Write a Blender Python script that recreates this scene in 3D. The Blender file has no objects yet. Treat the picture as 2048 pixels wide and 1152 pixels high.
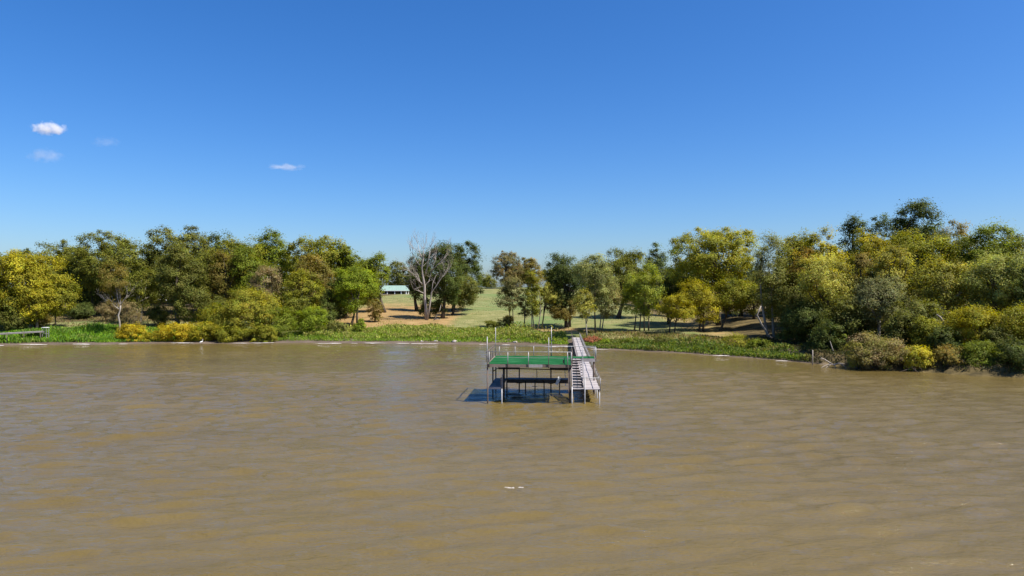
import bpy, math, random
import numpy as np
from mathutils import Vector, Matrix

# ------------------------------------------------------------------ camera, sky, sun, exposure
scene = bpy.context.scene
COL = scene.collection
CAM_H = 9.6
FPX = 1365.3          # focal length in pixels of a 2048 px wide frame
cam_data = bpy.data.cameras.new('camera')
cam_data.sensor_width = 36.0
cam_data.lens = 24.0
cam_data.clip_start = 0.1
cam_data.clip_end = 60000.0
cam = bpy.data.objects.new('camera', cam_data)
cam.location = (0, 0, CAM_H)
cam.rotation_euler = (math.radians(90), 0, 0)
COL.objects.link(cam)
scene.camera = cam

SUN_FROM = Vector((0.62, -0.27, 1.0)).normalized()
SUN_EL = math.asin(SUN_FROM.z)
SUN_AZ = math.atan2(SUN_FROM.x, SUN_FROM.y)      # clockwise from +Y

world = bpy.data.worlds.new('World')
scene.world = world
world.use_nodes = True
wn = world.node_tree
wn.nodes.clear()
w_out = wn.nodes.new('ShaderNodeOutputWorld')
w_bg = wn.nodes.new('ShaderNodeBackground')
w_sky = wn.nodes.new('ShaderNodeTexSky')
w_sky.sky_type = 'NISHITA'
w_sky.sun_disc = False
w_sky.sun_elevation = SUN_EL
w_sky.sun_rotation = SUN_AZ
w_sky.altitude = 0
w_sky.air_density = 1.0
w_sky.dust_density = 1.0
w_sky.ozone_density = 10.0
w_hsv = wn.nodes.new('ShaderNodeHueSaturation')
w_hsv.inputs['Saturation'].default_value = 1.19
w_hsv.inputs['Hue'].default_value = 0.506
w_bg.inputs['Strength'].default_value = 0.0935
wn.links.new(w_sky.outputs[0], w_hsv.inputs['Color'])
wn.links.new(w_hsv.outputs[0], w_bg.inputs['Color'])
wn.links.new(w_bg.outputs[0], w_out.inputs['Surface'])

sun_data = bpy.data.lights.new('sun', 'SUN')
sun_data.energy = 5.0
sun_data.angle = math.radians(0.53)
sun_data.color = (1.0, 0.955, 0.88)
sun = bpy.data.objects.new('sun', sun_data)
sun.rotation_euler = (-SUN_FROM).to_track_quat('-Z', 'Y').to_euler()
sun.location = SUN_FROM * 200
COL.objects.link(sun)

scene.view_settings.view_transform = 'Standard'
scene.view_settings.look = 'None'
scene.view_settings.exposure = 0.8
scene.view_settings.gamma = 1.0
scene.render.engine = 'CYCLES'
scene.cycles.max_bounces = 6
scene.cycles.diffuse_bounces = 3
scene.cycles.glossy_bounces = 3
scene.cycles.transmission_bounces = 3
scene.cycles.volume_bounces = 3
scene.cycles.transparent_max_bounces = 4
scene.cycles.caustics_reflective = False
scene.cycles.caustics_refractive = False

RNG = np.random.default_rng(11)
random.seed(5)


# ------------------------------------------------------------------ materials
def new_mat(name):
    m = bpy.data.materials.new(name)
    m.use_nodes = True
    nt = m.node_tree
    nt.nodes.clear()
    out = nt.nodes.new('ShaderNodeOutputMaterial')
    return m, nt, out


def N(nt, kind, **kw):
    n = nt.nodes.new(kind)
    for k, v in kw.items():
        if k in n.inputs:
            n.inputs[k].default_value = v
        else:
            setattr(n, k, v)
    return n


def ramp(nt, fac, stops):
    r = nt.nodes.new('ShaderNodeValToRGB')
    els = r.color_ramp.elements
    while len(els) > 1:
        els.remove(els[-1])
    els[0].position, els[0].color = stops[0][0], (*stops[0][1], 1)
    for p, c in stops[1:]:
        e = els.new(p)
        e.color = (*c, 1)
    nt.links.new(fac, r.inputs[0])
    return r.outputs[0]


def mix(nt, fac, a, b):
    m = nt.nodes.new('ShaderNodeMix')
    m.data_type = 'RGBA'
    for sock, v in ((m.inputs[0], fac), (m.inputs[6], a), (m.inputs[7], b)):
        if isinstance(v, (int, float)):
            sock.default_value = v
        elif isinstance(v, tuple):
            sock.default_value = (*v, 1) if len(v) == 3 else v
        else:
            nt.links.new(v, sock)
    return m.outputs[2]


def coords(nt, scale=(1, 1, 1), which='Object'):
    tc = nt.nodes.new('ShaderNodeTexCoord')
    mp = nt.nodes.new('ShaderNodeMapping')
    mp.inputs['Scale'].default_value = scale
    nt.links.new(tc.outputs[which], mp.inputs[0])
    return mp.outputs[0]


def noise(nt, vec, scale, detail=4, rough=0.55, dist=0.0):
    n = N(nt, 'ShaderNodeTexNoise', Scale=scale, Detail=detail, Roughness=rough, Distortion=dist)
    nt.links.new(vec, n.inputs['Vector'])
    return n.outputs['Fac']


def simple_mat(name, c1, c2, scale=4.0, stretch=(1, 1, 1), rough=0.75, metal=0.0, bump=0.2, spec=0.3, obj_var=0.0):
    """two-tone weathered surface with grain; obj_var lets alike pieces differ a little"""
    m, nt, out = new_mat(name)
    p = N(nt, 'ShaderNodeBsdfPrincipled', Roughness=rough, Metallic=metal)
    p.inputs['Specular IOR Level'].default_value = spec
    v = coords(nt, stretch)
    n1 = noise(nt, v, scale, 6, 0.65)
    col = ramp(nt, n1, [(0.3, c1), (0.7, c2)])
    if obj_var > 0:
        oi = nt.nodes.new('ShaderNodeObjectInfo')
        mr = N(nt, 'ShaderNodeMapRange')
        mr.inputs['To Min'].default_value = 1 - obj_var
        mr.inputs['To Max'].default_value = 1 + obj_var
        nt.links.new(oi.outputs['Random'], mr.inputs['Value'])
        h = N(nt, 'ShaderNodeHueSaturation')
        nt.links.new(mr.outputs[0], h.inputs['Value'])
        nt.links.new(col, h.inputs['Color'])
        col = h.outputs[0]
    nt.links.new(col, p.inputs['Base Color'])
    if bump:
        b = N(nt, 'ShaderNodeBump', Strength=bump, Distance=0.02)
        nt.links.new(n1, b.inputs['Height'])
        nt.links.new(b.outputs[0], p.inputs['Normal'])
    nt.links.new(p.outputs[0], out.inputs['Surface'])
    return m


M = {}
M['bark'] = simple_mat('bark', (0.045, 0.035, 0.026), (0.13, 0.105, 0.08), 3.0, (1, 1, 0.25), 0.9)
M['bark_pale'] = simple_mat('bark_pale', (0.16, 0.135, 0.11), (0.40, 0.35, 0.29), 2.5, (1, 1, 0.3), 0.85)
M['bark_dead'] = simple_mat('bark_dead', (0.20, 0.165, 0.14), (0.42, 0.365, 0.32), 1.5, (1, 1, 0.3), 0.85)
M['deadwood'] = simple_mat('deadwood', (0.20, 0.165, 0.13), (0.42, 0.36, 0.30), 3.0, (1, 1, 1), 0.85)
M['root_wood'] = simple_mat('root_wood', (0.05, 0.037, 0.028), (0.16, 0.12, 0.09), 3.0, (1, 1, 1), 0.9)
M['plank_pale'] = simple_mat('plank_pale', (0.26, 0.225, 0.215), (0.42, 0.38, 0.365), 5.0, (0.5, 5, 1), 0.8, obj_var=0.14)
M['plank_grey'] = simple_mat('plank_grey', (0.17, 0.155, 0.15), (0.30, 0.275, 0.26), 5.0, (0.5, 5, 1), 0.8, obj_var=0.15)
M['fascia'] = simple_mat('fascia', (0.16, 0.115, 0.088), (0.32, 0.245, 0.20), 4.0, (0.6, 1, 6), 0.8, obj_var=0.28)
M['steel_dark'] = simple_mat('steel_dark', (0.030, 0.026, 0.024), (0.085, 0.068, 0.055), 5.0, (1, 1, 1), 0.6, 0.4)
M['pipe'] = simple_mat('pipe', (0.21, 0.20, 0.20), (0.41, 0.40, 0.395), 6.0, (1, 1, 0.5), 0.5, 0.35, 0.1)
M['rust_pipe'] = simple_mat('rust_pipe', (0.085, 0.06, 0.05), (0.20, 0.155, 0.13), 5.0, (1, 1, 0.5), 0.7, 0.3, 0.1)
M['white_paint'] = simple_mat('white_paint', (0.68, 0.66, 0.64), (0.8, 0.79, 0.78), 3.0, (1, 1, 1), 0.6)
M['stone_wall'] = simple_mat('stone_wall', (0.12, 0.10, 0.10), (0.22, 0.19, 0.18), 3.0, (1, 1, 1), 0.9)
M['dark_door'] = simple_mat('dark_door', (0.02, 0.02, 0.03), (0.04, 0.04, 0.05), 3.0, (1, 1, 1), 0.4)
M['roof_green'] = simple_mat('roof_green', (0.19, 0.285, 0.235), (0.25, 0.345, 0.29), 1.5, (1, 1, 1), 0.7, 0.0, 0.0)
M['roof_dark'] = simple_mat('roof_dark', (0.08, 0.07, 0.07), (0.14, 0.12, 0.12), 2.0, (1, 1, 1), 0.8)
M['feather'] = simple_mat('feather', (0.72, 0.71, 0.69), (0.82, 0.81, 0.79), 12.0, (1, 1, 1), 0.7)
M['beak'] = simple_mat('beak', (0.45, 0.28, 0.04), (0.55, 0.35, 0.06), 12.0, (1, 1, 1), 0.5)
M['stone'] = simple_mat('stone', (0.34, 0.29, 0.25), (0.52, 0.46, 0.41), 2.5, (1, 1, 1), 0.85, obj_var=0.2)


def make_carpet():
    m, nt, out = new_mat('carpet_green')
    p = N(nt, 'ShaderNodeBsdfPrincipled', Roughness=0.9)
    p.inputs['Specular IOR Level'].default_value = 0.05
    n1 = noise(nt, coords(nt, (0.35, 2.2, 1)), 1.6, 5, 0.6)
    n2 = noise(nt, coords(nt, (1, 1, 1)), 18, 3, 0.6)
    c = ramp(nt, n1, [(0.36, (0.004, 0.038, 0.010)), (0.5, (0.007, 0.078, 0.021)), (0.64, (0.045, 0.15, 0.065))])
    c = mix(nt, ramp(nt, n2, [(0.3, (0, 0, 0)), (0.8, (0.6, 0.6, 0.6))]), c, (0.011, 0.085, 0.025))
    nt.links.new(c, p.inputs['Base Color'])
    nt.links.new(p.outputs[0], out.inputs['Surface'])
    return m


M['carpet'] = make_carpet()


def make_leaf():
    m, nt, out = new_mat('leaf')
    at = N(nt, 'ShaderNodeAttribute', attribute_name='leaf_color')
    p = N(nt, 'ShaderNodeBsdfPrincipled', Roughness=0.6)
    p.inputs['Specular IOR Level'].default_value = 0.12
    t = N(nt, 'ShaderNodeBsdfTranslucent')
    h = N(nt, 'ShaderNodeHueSaturation', Hue=0.49, Saturation=1.15, Value=1.5)
    nt.links.new(at.outputs['Color'], p.inputs['Base Color'])
    nt.links.new(at.outputs['Color'], h.inputs['Color'])
    nt.links.new(h.outputs[0], t.inputs['Color'])
    mx = N(nt, 'ShaderNodeMixShader')
    mx.inputs[0].default_value = 0.40
    nt.links.new(p.outputs[0], mx.inputs[1])
    nt.links.new(t.outputs[0], mx.inputs[2])
    nt.links.new(mx.outputs[0], out.inputs['Surface'])
    return m


M['leaf'] = make_leaf()


def make_ground():
    m, nt, out = new_mat('ground')
    p = N(nt, 'ShaderNodeBsdfPrincipled', Roughness=0.95)
    p.inputs['Specular IOR Level'].default_value = 0.1
    at = N(nt, 'ShaderNodeAttribute', attribute_name='zone')     # r straw, g wood floor and painted undercut shade, b mud
    sep = nt.nodes.new('ShaderNodeSeparateColor')
    nt.links.new(at.outputs['Color'], sep.inputs[0])
    v = coords(nt)
    big = noise(nt, v, 0.055, 5, 0.6)
    mid = noise(nt, coords(nt, (0.6, 1.4, 1)), 0.45, 5, 0.65)
    fine = noise(nt, v, 3.0, 4, 0.7)
    grass = ramp(nt, mid, [(0.30, (0.110, 0.122, 0.034)), (0.5, (0.175, 0.172, 0.064)), (0.68, (0.27, 0.235, 0.105))])
    grass = mix(nt, ramp(nt, big, [(0.47, (0, 0, 0)), (0.66, (0.8, 0.8, 0.8))]), grass, (0.09, 0.155, 0.045))
    straw = ramp(nt, mid, [(0.28, (0.17, 0.115, 0.042)), (0.55, (0.29, 0.185, 0.078)), (0.75, (0.36, 0.25, 0.12))])
    litter_and_shade = ramp(nt, mid, [(0.35, (0.040, 0.032, 0.016)), (0.55, (0.105, 0.078, 0.032)), (0.72, (0.20, 0.145, 0.062))])  # leaf litter, darkened so it also stands for shade under the right bank
    mud = ramp(nt, mid, [(0.3, (0.075, 0.056, 0.040)), (0.55, (0.125, 0.094, 0.070)), (0.8, (0.21, 0.165, 0.13))])

    def soft(mask, amount=0.5):
        """mask edge broken up by noise"""
        a = N(nt, 'ShaderNodeMath', operation='MULTIPLY_ADD')
        a.inputs[1].default_value = amount
        a.inputs[2].default_value = -amount / 2
        nt.links.new(mid, a.inputs[0])
        b = N(nt, 'ShaderNodeMath', operation='ADD')
        nt.links.new(mask, b.inputs[0])
        nt.links.new(a.outputs[0], b.inputs[1])
        mr = N(nt, 'ShaderNodeMapRange')
        mr.inputs['From Min'].default_value = 0.3
        mr.inputs['From Max'].default_value = 0.7
        nt.links.new(b.outputs[0], mr.inputs['Value'])
        return mr.outputs[0]
    c = mix(nt, soft(sep.outputs[0], 0.9), grass, straw)
    c = mix(nt, soft(sep.outputs[1]), c, litter_and_shade)
    c = mix(nt, soft(sep.outputs[2], 0.25), c, mud)
    h = N(nt, 'ShaderNodeHueSaturation')
    mr = N(nt, 'ShaderNodeMapRange')
    mr.inputs['To Min'].default_value = 0.7
    mr.inputs['To Max'].default_value = 1.3
    nt.links.new(fine, mr.inputs['Value'])
    nt.links.new(mr.outputs[0], h.inputs['Value'])
    nt.links.new(c, h.inputs['Color'])
    nt.links.new(h.outputs[0], p.inputs['Base Color'])
    b = N(nt, 'ShaderNodeBump', Strength=0.6, Distance=0.15)
    nt.links.new(fine, b.inputs['Height'])
    nt.links.new(b.outputs[0], p.inputs['Normal'])
    nt.links.new(p.outputs[0], out.inputs['Surface'])
    return m


M['ground'] = make_ground()


def make_water():
    m, nt, out = new_mat('muddy_water')
    p = N(nt, 'ShaderNodeBsdfPrincipled', Roughness=0.05, IOR=1.43)
    v = coords(nt)
    silt = noise(nt, coords(nt, (0.4, 1, 1)), 0.05, 4, 0.6)
    c = ramp(nt, silt, [(0.3, (0.110, 0.078, 0.024)), (0.7, (0.136, 0.097, 0.030))])
    nt.links.new(c, p.inputs['Base Color'])
    n1 = noise(nt, coords(nt, (0.45, 1.3, 1)), 2.0, 3, 0.6, 0.5)
    n2 = noise(nt, coords(nt, (0.65, 1.3, 1)), 7.0, 4, 0.62, 0.4)
    b1 = N(nt, 'ShaderNodeBump', Strength=1.0, Distance=0.09)
    nt.links.new(n1, b1.inputs['Height'])
    b2 = N(nt, 'ShaderNodeBump', Strength=1.0, Distance=0.04)
    nt.links.new(n2, b2.inputs['Height'])
    nt.links.new(b1.outputs[0], b2.inputs['Normal'])
    nt.links.new(b2.outputs[0], p.inputs['Normal'])
    nt.links.new(p.outputs[0], out.inputs['Surface'])
    return m


M['water'] = make_water()
M['foam'] = simple_mat('foam', (0.40, 0.35, 0.30), (0.66, 0.61, 0.56), 3.0, (1, 1, 1), 0.9)


def make_cloud(name, density, seed):
    m, nt, out = new_mat(name)
    tc = nt.nodes.new('ShaderNodeTexCoord')
    ln = N(nt, 'ShaderNodeVectorMath', operation='LENGTH')
    nt.links.new(tc.outputs['Object'], ln.inputs[0])
    mp = nt.nodes.new('ShaderNodeMapping')
    mp.inputs['Location'].default_value = (seed, seed * 1.7, seed * 0.3)
    mp.inputs['Scale'].default_value = (2.4, 1.6, 1.1)
    nt.links.new(tc.outputs['Object'], mp.inputs[0])
    n = noise(nt, mp.outputs[0], 1.3, 5, 0.6)
    a = N(nt, 'ShaderNodeMath', operation='MULTIPLY_ADD')        # noise*1.7 - r
    a.inputs[1].default_value = 2.0
    nt.links.new(n, a.inputs[0])
    neg = N(nt, 'ShaderNodeMath', operation='MULTIPLY')
    neg.inputs[1].default_value = -1.0
    nt.links.new(ln.outputs['Value'], neg.inputs[0])
    nt.links.new(neg.outputs[0], a.inputs[2])
    mr = N(nt, 'ShaderNodeMapRange')
    mr.inputs['From Min'].default_value = 0.25
    mr.inputs['From Max'].default_value = 0.75
    mr.inputs['To Max'].default_value = density
    nt.links.new(a.outputs[0], mr.inputs['Value'])
    pv = N(nt, 'ShaderNodeVolumePrincipled')
    pv.inputs['Color'].default_value = (0.99, 0.97, 0.97, 1)
    pv.inputs['Anisotropy'].default_value = 0.1
    nt.links.new(mr.outputs[0], pv.inputs['Density'])
    nt.links.new(pv.outputs[0], out.inputs['Volume'])
    return m


# ------------------------------------------------------------------ object helpers
def tag(o, label=None, cat=None, group=None, kind=None):
    if label:
        o['label'] = label
    if cat:
        o['category'] = cat
    if group:
        o['group'] = group
    if kind:
        o['kind'] = kind
    return o


def empty(name, loc=(0, 0, 0), rz=0.0, parent=None):
    o = bpy.data.objects.new(name, None)
    o.empty_display_size = 0.3
    o.location = loc
    o.rotation_euler = (0, 0, rz)
    if parent:
        o.parent = parent
    COL.objects.link(o)
    return o


def link(name, mesh, parent=None, loc=(0, 0, 0), rot=(0, 0, 0)):
    o = bpy.data.objects.new(name, mesh)
    o.location = loc
    o.rotation_euler = rot
    if parent:
        o.parent = parent
    COL.objects.link(o)
    return o


class MB:
    """collects boxes and tubes into one mesh"""
    def __init__(self):
        self.v, self.f, self.n = [], [], 0

    def add(self, v, f):
        self.v.append(np.asarray(v, float))
        self.f += [tuple(i + self.n for i in q) for q in f]
        self.n += len(v)
        return self

    def box(self, x0, x1, y0, y1, z0, z1):
        v = [(x, y, z) for z in (z0, z1) for y in (y0, y1) for x in (x0, x1)]
        return self.add(v, [(0, 2, 3, 1), (4, 5, 7, 6), (0, 1, 5, 4), (2, 6, 7, 3), (0, 4, 6, 2), (1, 3, 7, 5)])

    def tube(self, pts, rad, k=6):
        pts = [np.asarray(p, float) for p in pts]
        n = len(pts)
        if not hasattr(rad, '__len__'):
            rad = [rad] * n
        vs, fs = [], []
        up = np.array((0.13, 0.21, 0.97))
        for i in range(n):
            d = pts[min(i + 1, n - 1)] - pts[max(i - 1, 0)]
            d = d / (np.linalg.norm(d) + 1e-9)
            ref = up if abs(d @ up) < 0.93 else np.array((0.97, 0.2, 0.1))
            a = np.cross(d, ref)
            a /= np.linalg.norm(a) + 1e-9
            b = np.cross(d, a)
            for j in range(k):
                t = 2 * math.pi * j / k
                vs.append(pts[i] + rad[i] * (math.cos(t) * a + math.sin(t) * b))
        for i in range(n - 1):
            for j in range(k):
                j2 = (j + 1) % k
                fs.append((i * k + j, i * k + j2, (i + 1) * k + j2, (i + 1) * k + j))
        fs.append(tuple(range(k - 1, -1, -1)))
        fs.append(tuple((n - 1) * k + j for j in range(k)))
        return self.add(vs, fs)

    def mesh(self, name, mat, smooth=False):
        me = bpy.data.meshes.new(name)
        v = np.concatenate(self.v) if self.v else np.zeros((0, 3))
        me.from_pydata(v.tolist(), [], self.f)
        me.materials.append(M[mat] if isinstance(mat, str) else mat)
        if smooth:
            me.polygons.foreach_set('use_smooth', [True] * len(me.polygons))
        me.update()
        return me

    def build(self, name, mat, parent=None, smooth=False, loc=(0, 0, 0)):
        return link(name, self.mesh(name, mat, smooth), parent, loc)


def quad_mesh(name, V, mat, face_col=None):
    """V: (n,k,3) separate faces -> mesh, fast"""
    n, k = V.shape[:2]
    me = bpy.data.meshes.new(name)
    me.vertices.add(n * k)
    me.vertices.foreach_set('co', V.reshape(-1).astype(np.float32))
    me.loops.add(n * k)
    me.loops.foreach_set('vertex_index', np.arange(n * k, dtype=np.int32))
    me.polygons.add(n)
    me.polygons.foreach_set('loop_start', np.arange(0, n * k, k, dtype=np.int32))
    me.polygons.foreach_set('loop_total', np.full(n, k, dtype=np.int32))
    if face_col is not None:
        a = me.attributes.new('leaf_color', 'FLOAT_COLOR', 'FACE')
        c = np.ones((n, 4), np.float32)
        c[:, :3] = face_col
        a.data.foreach_set('color', c.reshape(-1))
    me.materials.append(M[mat])
    me.update(calc_edges=True)
    me.validate()
    return me


def unit(a):
    return a / (np.linalg.norm(a, axis=-1, keepdims=True) + 1e-9)


def leaf_quads(C, Nn, L, W, rng):
    """rhombic leaves at C with normals Nn"""
    n = len(C)
    a = unit(np.cross(Nn, rng.normal(size=(n, 3))))
    b = np.cross(Nn, a)
    L = (L * np.ones(n))[:, None] * 0.5
    W = (W * np.ones(n))[:, None] * 0.5
    droop = np.array((0, 0, -1.0)) * L * 0.35
    return np.stack([C - a * L * 0.8 - b * W, C - a * L * 0.8 + b * W, C + a * L * 1.1 + droop], 1)


# ------------------------------------------------------------------ terrain
SX = np.array([-3000, -400, -200, -140, -100, -84.7, -62, -45, -28, -2, 8, 13.8, 20, 27, 35.7, 40.3, 46.9, 54.9, 70, 110, 200, 400, 3000], float)
SY = np.array([60, 70, 92, 104, 111, 114.5, 117.5, 118.5, 118.5, 115.5, 111, 107.4, 103, 98.5, 91, 82.5, 78.0, 73.2, 64, 48, 25, 10, 0], float)


def shore(x):
    x = np.asarray(x, float)
    s = np.interp(x, SX, SY)
    s = 0.5 * s + 0.25 * (np.interp(x - 2.0, SX, SY) + np.interp(x + 2.0, SX, SY))
    return s + 0.5 * np.sin(x * 0.31 + 1) + 0.35 * np.sin(x * 0.83) + 0.2 * np.sin(x * 1.9 + 2)


def sstep(a, b, t):
    u = np.clip((t - a) / (b - a), 0, 1)
    return u * u * (3 - 2 * u)


def inland(x, y):
    s = shore(x)
    g = (np.interp(np.asarray(x) + 4, SX, SY) - np.interp(np.asarray(x) - 4, SX, SY)) / 8
    return (np.asarray(y, float) - s) / np.sqrt(1 + g * g)


def ground(x, y):
    x = np.asarray(x, float)
    y = np.asarray(y, float)
    t = inland(x, y)
    wood = sstep(34, 41, x)                        # right bank: steep; its undercut is only dark ground colour
    mudw = 5.0 * (1 - wood) + 0.25 * wood
    bank = 0.7 + 0.5 * wood
    z = np.where(t < 0, np.maximum(0.10 * t, -2.5), 0.0)
    z = z + np.clip(t, 0, mudw) * 0.06
    z = z + bank * sstep(mudw * 0.8, mudw + 5 * (1 - wood) + 1.1 * wood, t)
    z = z + 0.0615 * np.clip(t - 5, 0, None)
    cap = 6.9 + 3.2 * sstep(-34, -8, x) + 1.5 * sstep(20, 60, x)
    over = np.clip(z - (cap - 1.2), 0, None)
    z = np.where(over > 0, cap - 1.2 + 1.2 * (1 - np.exp(-over / 1.2)), z)
    z = z - 0.02 * np.clip(y - 330, 0, 400)
    z = z + sstep(8, 25, t) * (0.12 * np.sin(x * 0.21 + y * 0.13) + 0.08 * np.sin(x * 0.37 - y * 0.29 + 1))
    return z


def gz(x, y):
    return float(ground(np.array([x]), np.array([y]))[0])


def at(px, d):
    return (px - 1024) / FPX * d


def zat(py, d):
    return CAM_H + (576 - py) / FPX * d


def grid_mesh(name, xs, ys, zfun, mat):
    X, Y = np.meshgrid(xs, ys)
    Z = zfun(X, Y)
    nx, ny = len(xs), len(ys)
    v = np.stack([X, Y, Z], -1).reshape(-1, 3)
    i = np.arange(nx * ny).reshape(ny, nx)
    f = np.stack([i[:-1, :-1], i[:-1, 1:], i[1:, 1:], i[1:, :-1]], -1).reshape(-1, 4)
    me = bpy.data.meshes.new(name)
    me.vertices.add(len(v))
    me.vertices.foreach_set('co', v.reshape(-1).astype(np.float32))
    me.loops.add(f.size)
    me.loops.foreach_set('vertex_index', f.reshape(-1).astype(np.int32))
    me.polygons.add(len(f))
    me.polygons.foreach_set('loop_start', np.arange(0, f.size, 4, dtype=np.int32))
    me.polygons.foreach_set('loop_total', np.full(len(f), 4, np.int32))
    me.polygons.foreach_set('use_smooth', np.ones(len(f), bool))
    me.materials.append(M[mat])
    me.update(calc_edges=True)
    return me, X, Y


def steps(segs):
    """[(start, end, step)...] -> joined coordinates"""
    out = []
    for a, b, s in segs:
        out.append(np.arange(a, b - s * 0.3, s))
    out.append([segs[-1][1]])
    return np.concatenate(out)


gx = steps([(-6000, -600, 600), (-600, -140, 20), (-140, 90, 1.25), (90, 600, 20), (600, 6000, 600)])
gy = steps([(-3000, -100, 500), (-100, 40, 20), (40, 150, 1.1), (150, 300, 3), (300, 800, 25), (800, 9000, 800)])
gmesh, GX, GY = grid_mesh('ground', gx, gy, ground, 'ground')
T = inland(GX, GY)
straw = sstep(-44, -36, GX) * (1 - sstep(-17, -8, GX)) * sstep(12, 17, T) * (1 - 0.7 * sstep(50, 85, T)) * 0.92
straw = np.maximum(straw, np.exp(-((GX - 9) / 8) ** 2 - ((T - 17) / 3.5) ** 2) * 0.95)
straw = np.maximum(straw, sstep(28, 34, GX) * (1 - sstep(60, 70, GX)) * sstep(4, 7, T) * 0.55)
wood = (1 - sstep(-52, -40, GX)) * sstep(24, 34, T) * 0.85
wood = np.maximum(wood, sstep(36, 40, GX))  # right wood floor; on the bank face its dark tone paints undercut shade
wood = np.maximum(wood, sstep(24, 36, GX) * sstep(35, 50, T) * 0.8)
mud = np.where(T < 5.5 - 5 * sstep(34, 41, GX), 1.0, 1 - sstep(0, 2.5, T - 5.5))
mud = mud * (1 - sstep(37, 41, GX))  # no mud on the right bank, leaving the painted shade tone
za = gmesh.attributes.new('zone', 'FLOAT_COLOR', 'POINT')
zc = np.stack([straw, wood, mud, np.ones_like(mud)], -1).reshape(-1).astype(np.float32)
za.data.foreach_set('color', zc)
tag(link('ground', gmesh), kind='structure')

# ------------------------------------------------------------------ lake with real waves
wrng = np.random.default_rng(3)
WAVES = []
for k in range(64):
    lam = 0.6 * (4.2 / 0.6) ** (k / 63)
    th = math.radians(wrng.normal(93, 15))
    wgt = 0.35 + math.exp(-(math.log(lam / 1.5) / 0.45) ** 2)
    amp = 0.0072 * lam * wgt * wrng.uniform(0.6, 1.3)
    WAVES.append((2 * math.pi / lam, th, amp, wrng.uniform(0, 6.28), lam))

wx = steps([(-6000, -500, 500), (-500, -100, 25), (-100, -45, 0.9), (-45, 45, 0.4), (45, 100, 0.9), (100, 500, 25), (500, 6000, 500)])
wy = steps([(-4000, -100, 500), (-100, 16, 5), (16, 45, 0.14), (45, 78, 0.25), (78, 128, 0.55), (128, 400, 40)])


def wave_height(X, Y):
    Z = np.zeros_like(X)
    dx = np.gradient(X, axis=1)
    dy = np.gradient(Y, axis=0)
    calm = np.clip(inland(X, Y) / -14.0, 0.25, 1.0)
    patch = 0.9 + 0.2 * np.sin(X * 0.11 + Y * 0.07) * np.sin(Y * 0.09 - X * 0.05 + 1.3)
    for kk, th, a, ph, lam in WAVES:
        cx, cy = math.cos(th), math.sin(th)
        need = np.maximum(dx * abs(cx), dy * abs(cy)) * 3.0
        keep = np.clip((lam - need) / (0.5 * lam), 0, 1)
        p = kk * (X * cx + Y * cy) + ph + 0.9 * np.sin(0.16 * X + ph) + 0.5 * np.sin(0.21 * Y + 2 * ph)
        s = np.sin(p)
        Z += a * keep * (s + 0.35 * (s * s - 0.5))
    return Z * calm * patch


lmesh, _, _ = grid_mesh('lake', wx, wy, wave_height, 'water')
tag(link('lake', lmesh), kind='structure')


# foam washed along the shore, and one whitecap
def foam_patch(cx, cy, lx, ly, rng, mb, z=0.05):
    k = 14
    ang = np.linspace(0, 2 * math.pi, k, endpoint=False)
    r = rng.uniform(0.55, 1.1, k)
    pts = [(cx + lx * math.cos(a) * q, cy + ly * math.sin(a) * q, 0) for a, q in zip(ang, r)]
    top = [(x, y, z + rng.uniform(0, 0.03)) for x, y, _ in pts]
    v = top + [(cx, cy, z + 0.05)]
    mb.add(v, [(i, (i + 1) % k, k) for i in range(k)])


frng = np.random.default_rng(21)
mb = MB()
for _ in range(70):
    x = frng.uniform(-92, 38)
    if frng.random() < 0.55 + 0.45 * math.sin(x * 0.35 + 2 * math.sin(x * 0.12)):
        continue
    y = float(shore(x)) + frng.uniform(-1.3, 0.3)
    foam_patch(x, y, frng.uniform(0.5, 2.2), frng.uniform(0.12, 0.42), frng, mb, 0.07)
tag(mb.build('foam', 'foam'), 'white foam lapping along the muddy shoreline', 'foam', kind='stuff')
mb = MB()
for q in range(9):
    foam_patch(at(1030, 32.4) + frng.uniform(-0.45, 0.45), 32.4 + frng.uniform(-0.08, 0.08), frng.uniform(0.05, 0.16), frng.uniform(0.015, 0.04), frng, mb, 0.10)
tag(mb.build('whitecap_foam', 'foam'), 'single small whitecap on the open water below the dock', 'foam', kind='stuff')

# ------------------------------------------------------------------ vegetation builders
LEAF_GAIN = 2.0
PAL = {
    'yellow_green': ((0.165, 0.142, 0.009), (0.100, 0.100, 0.010)),
    'olive': ((0.090, 0.090, 0.012), (0.058, 0.065, 0.011)),
    'olive_yellow': ((0.124, 0.118, 0.011), (0.077, 0.084, 0.011)),
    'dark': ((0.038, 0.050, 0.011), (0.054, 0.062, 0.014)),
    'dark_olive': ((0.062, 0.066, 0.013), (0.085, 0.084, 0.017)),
    'green': ((0.086, 0.100, 0.009), (0.060, 0.074, 0.009)),
    'bright_green': ((0.115, 0.140, 0.010), (0.080, 0.104, 0.010)),
    'yellow': ((0.225, 0.172, 0.009), (0.145, 0.125, 0.011)),
    'brown': ((0.112, 0.086, 0.020), (0.082, 0.074, 0.015)),
    'grey_brown': ((0.135, 0.104, 0.050), (0.098, 0.082, 0.030)),
    'pale': ((0.190, 0.178, 0.036), (0.105, 0.104, 0.016)),
    'orange': ((0.140, 0.092, 0.014), (0.105, 0.086, 0.013)),
    'silver': ((0.105, 0.104, 0.026), (0.070, 0.074, 0.015)),
}


def jit_col(base, n, rng, v=0.16, h=0.08):
    c = np.asarray(base)[None, :] * np.exp(rng.normal(0, v, (n, 1)))
    return np.clip(c * np.exp(rng.normal(0, h, (n, 3))), 0.004, 0.6)


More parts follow.
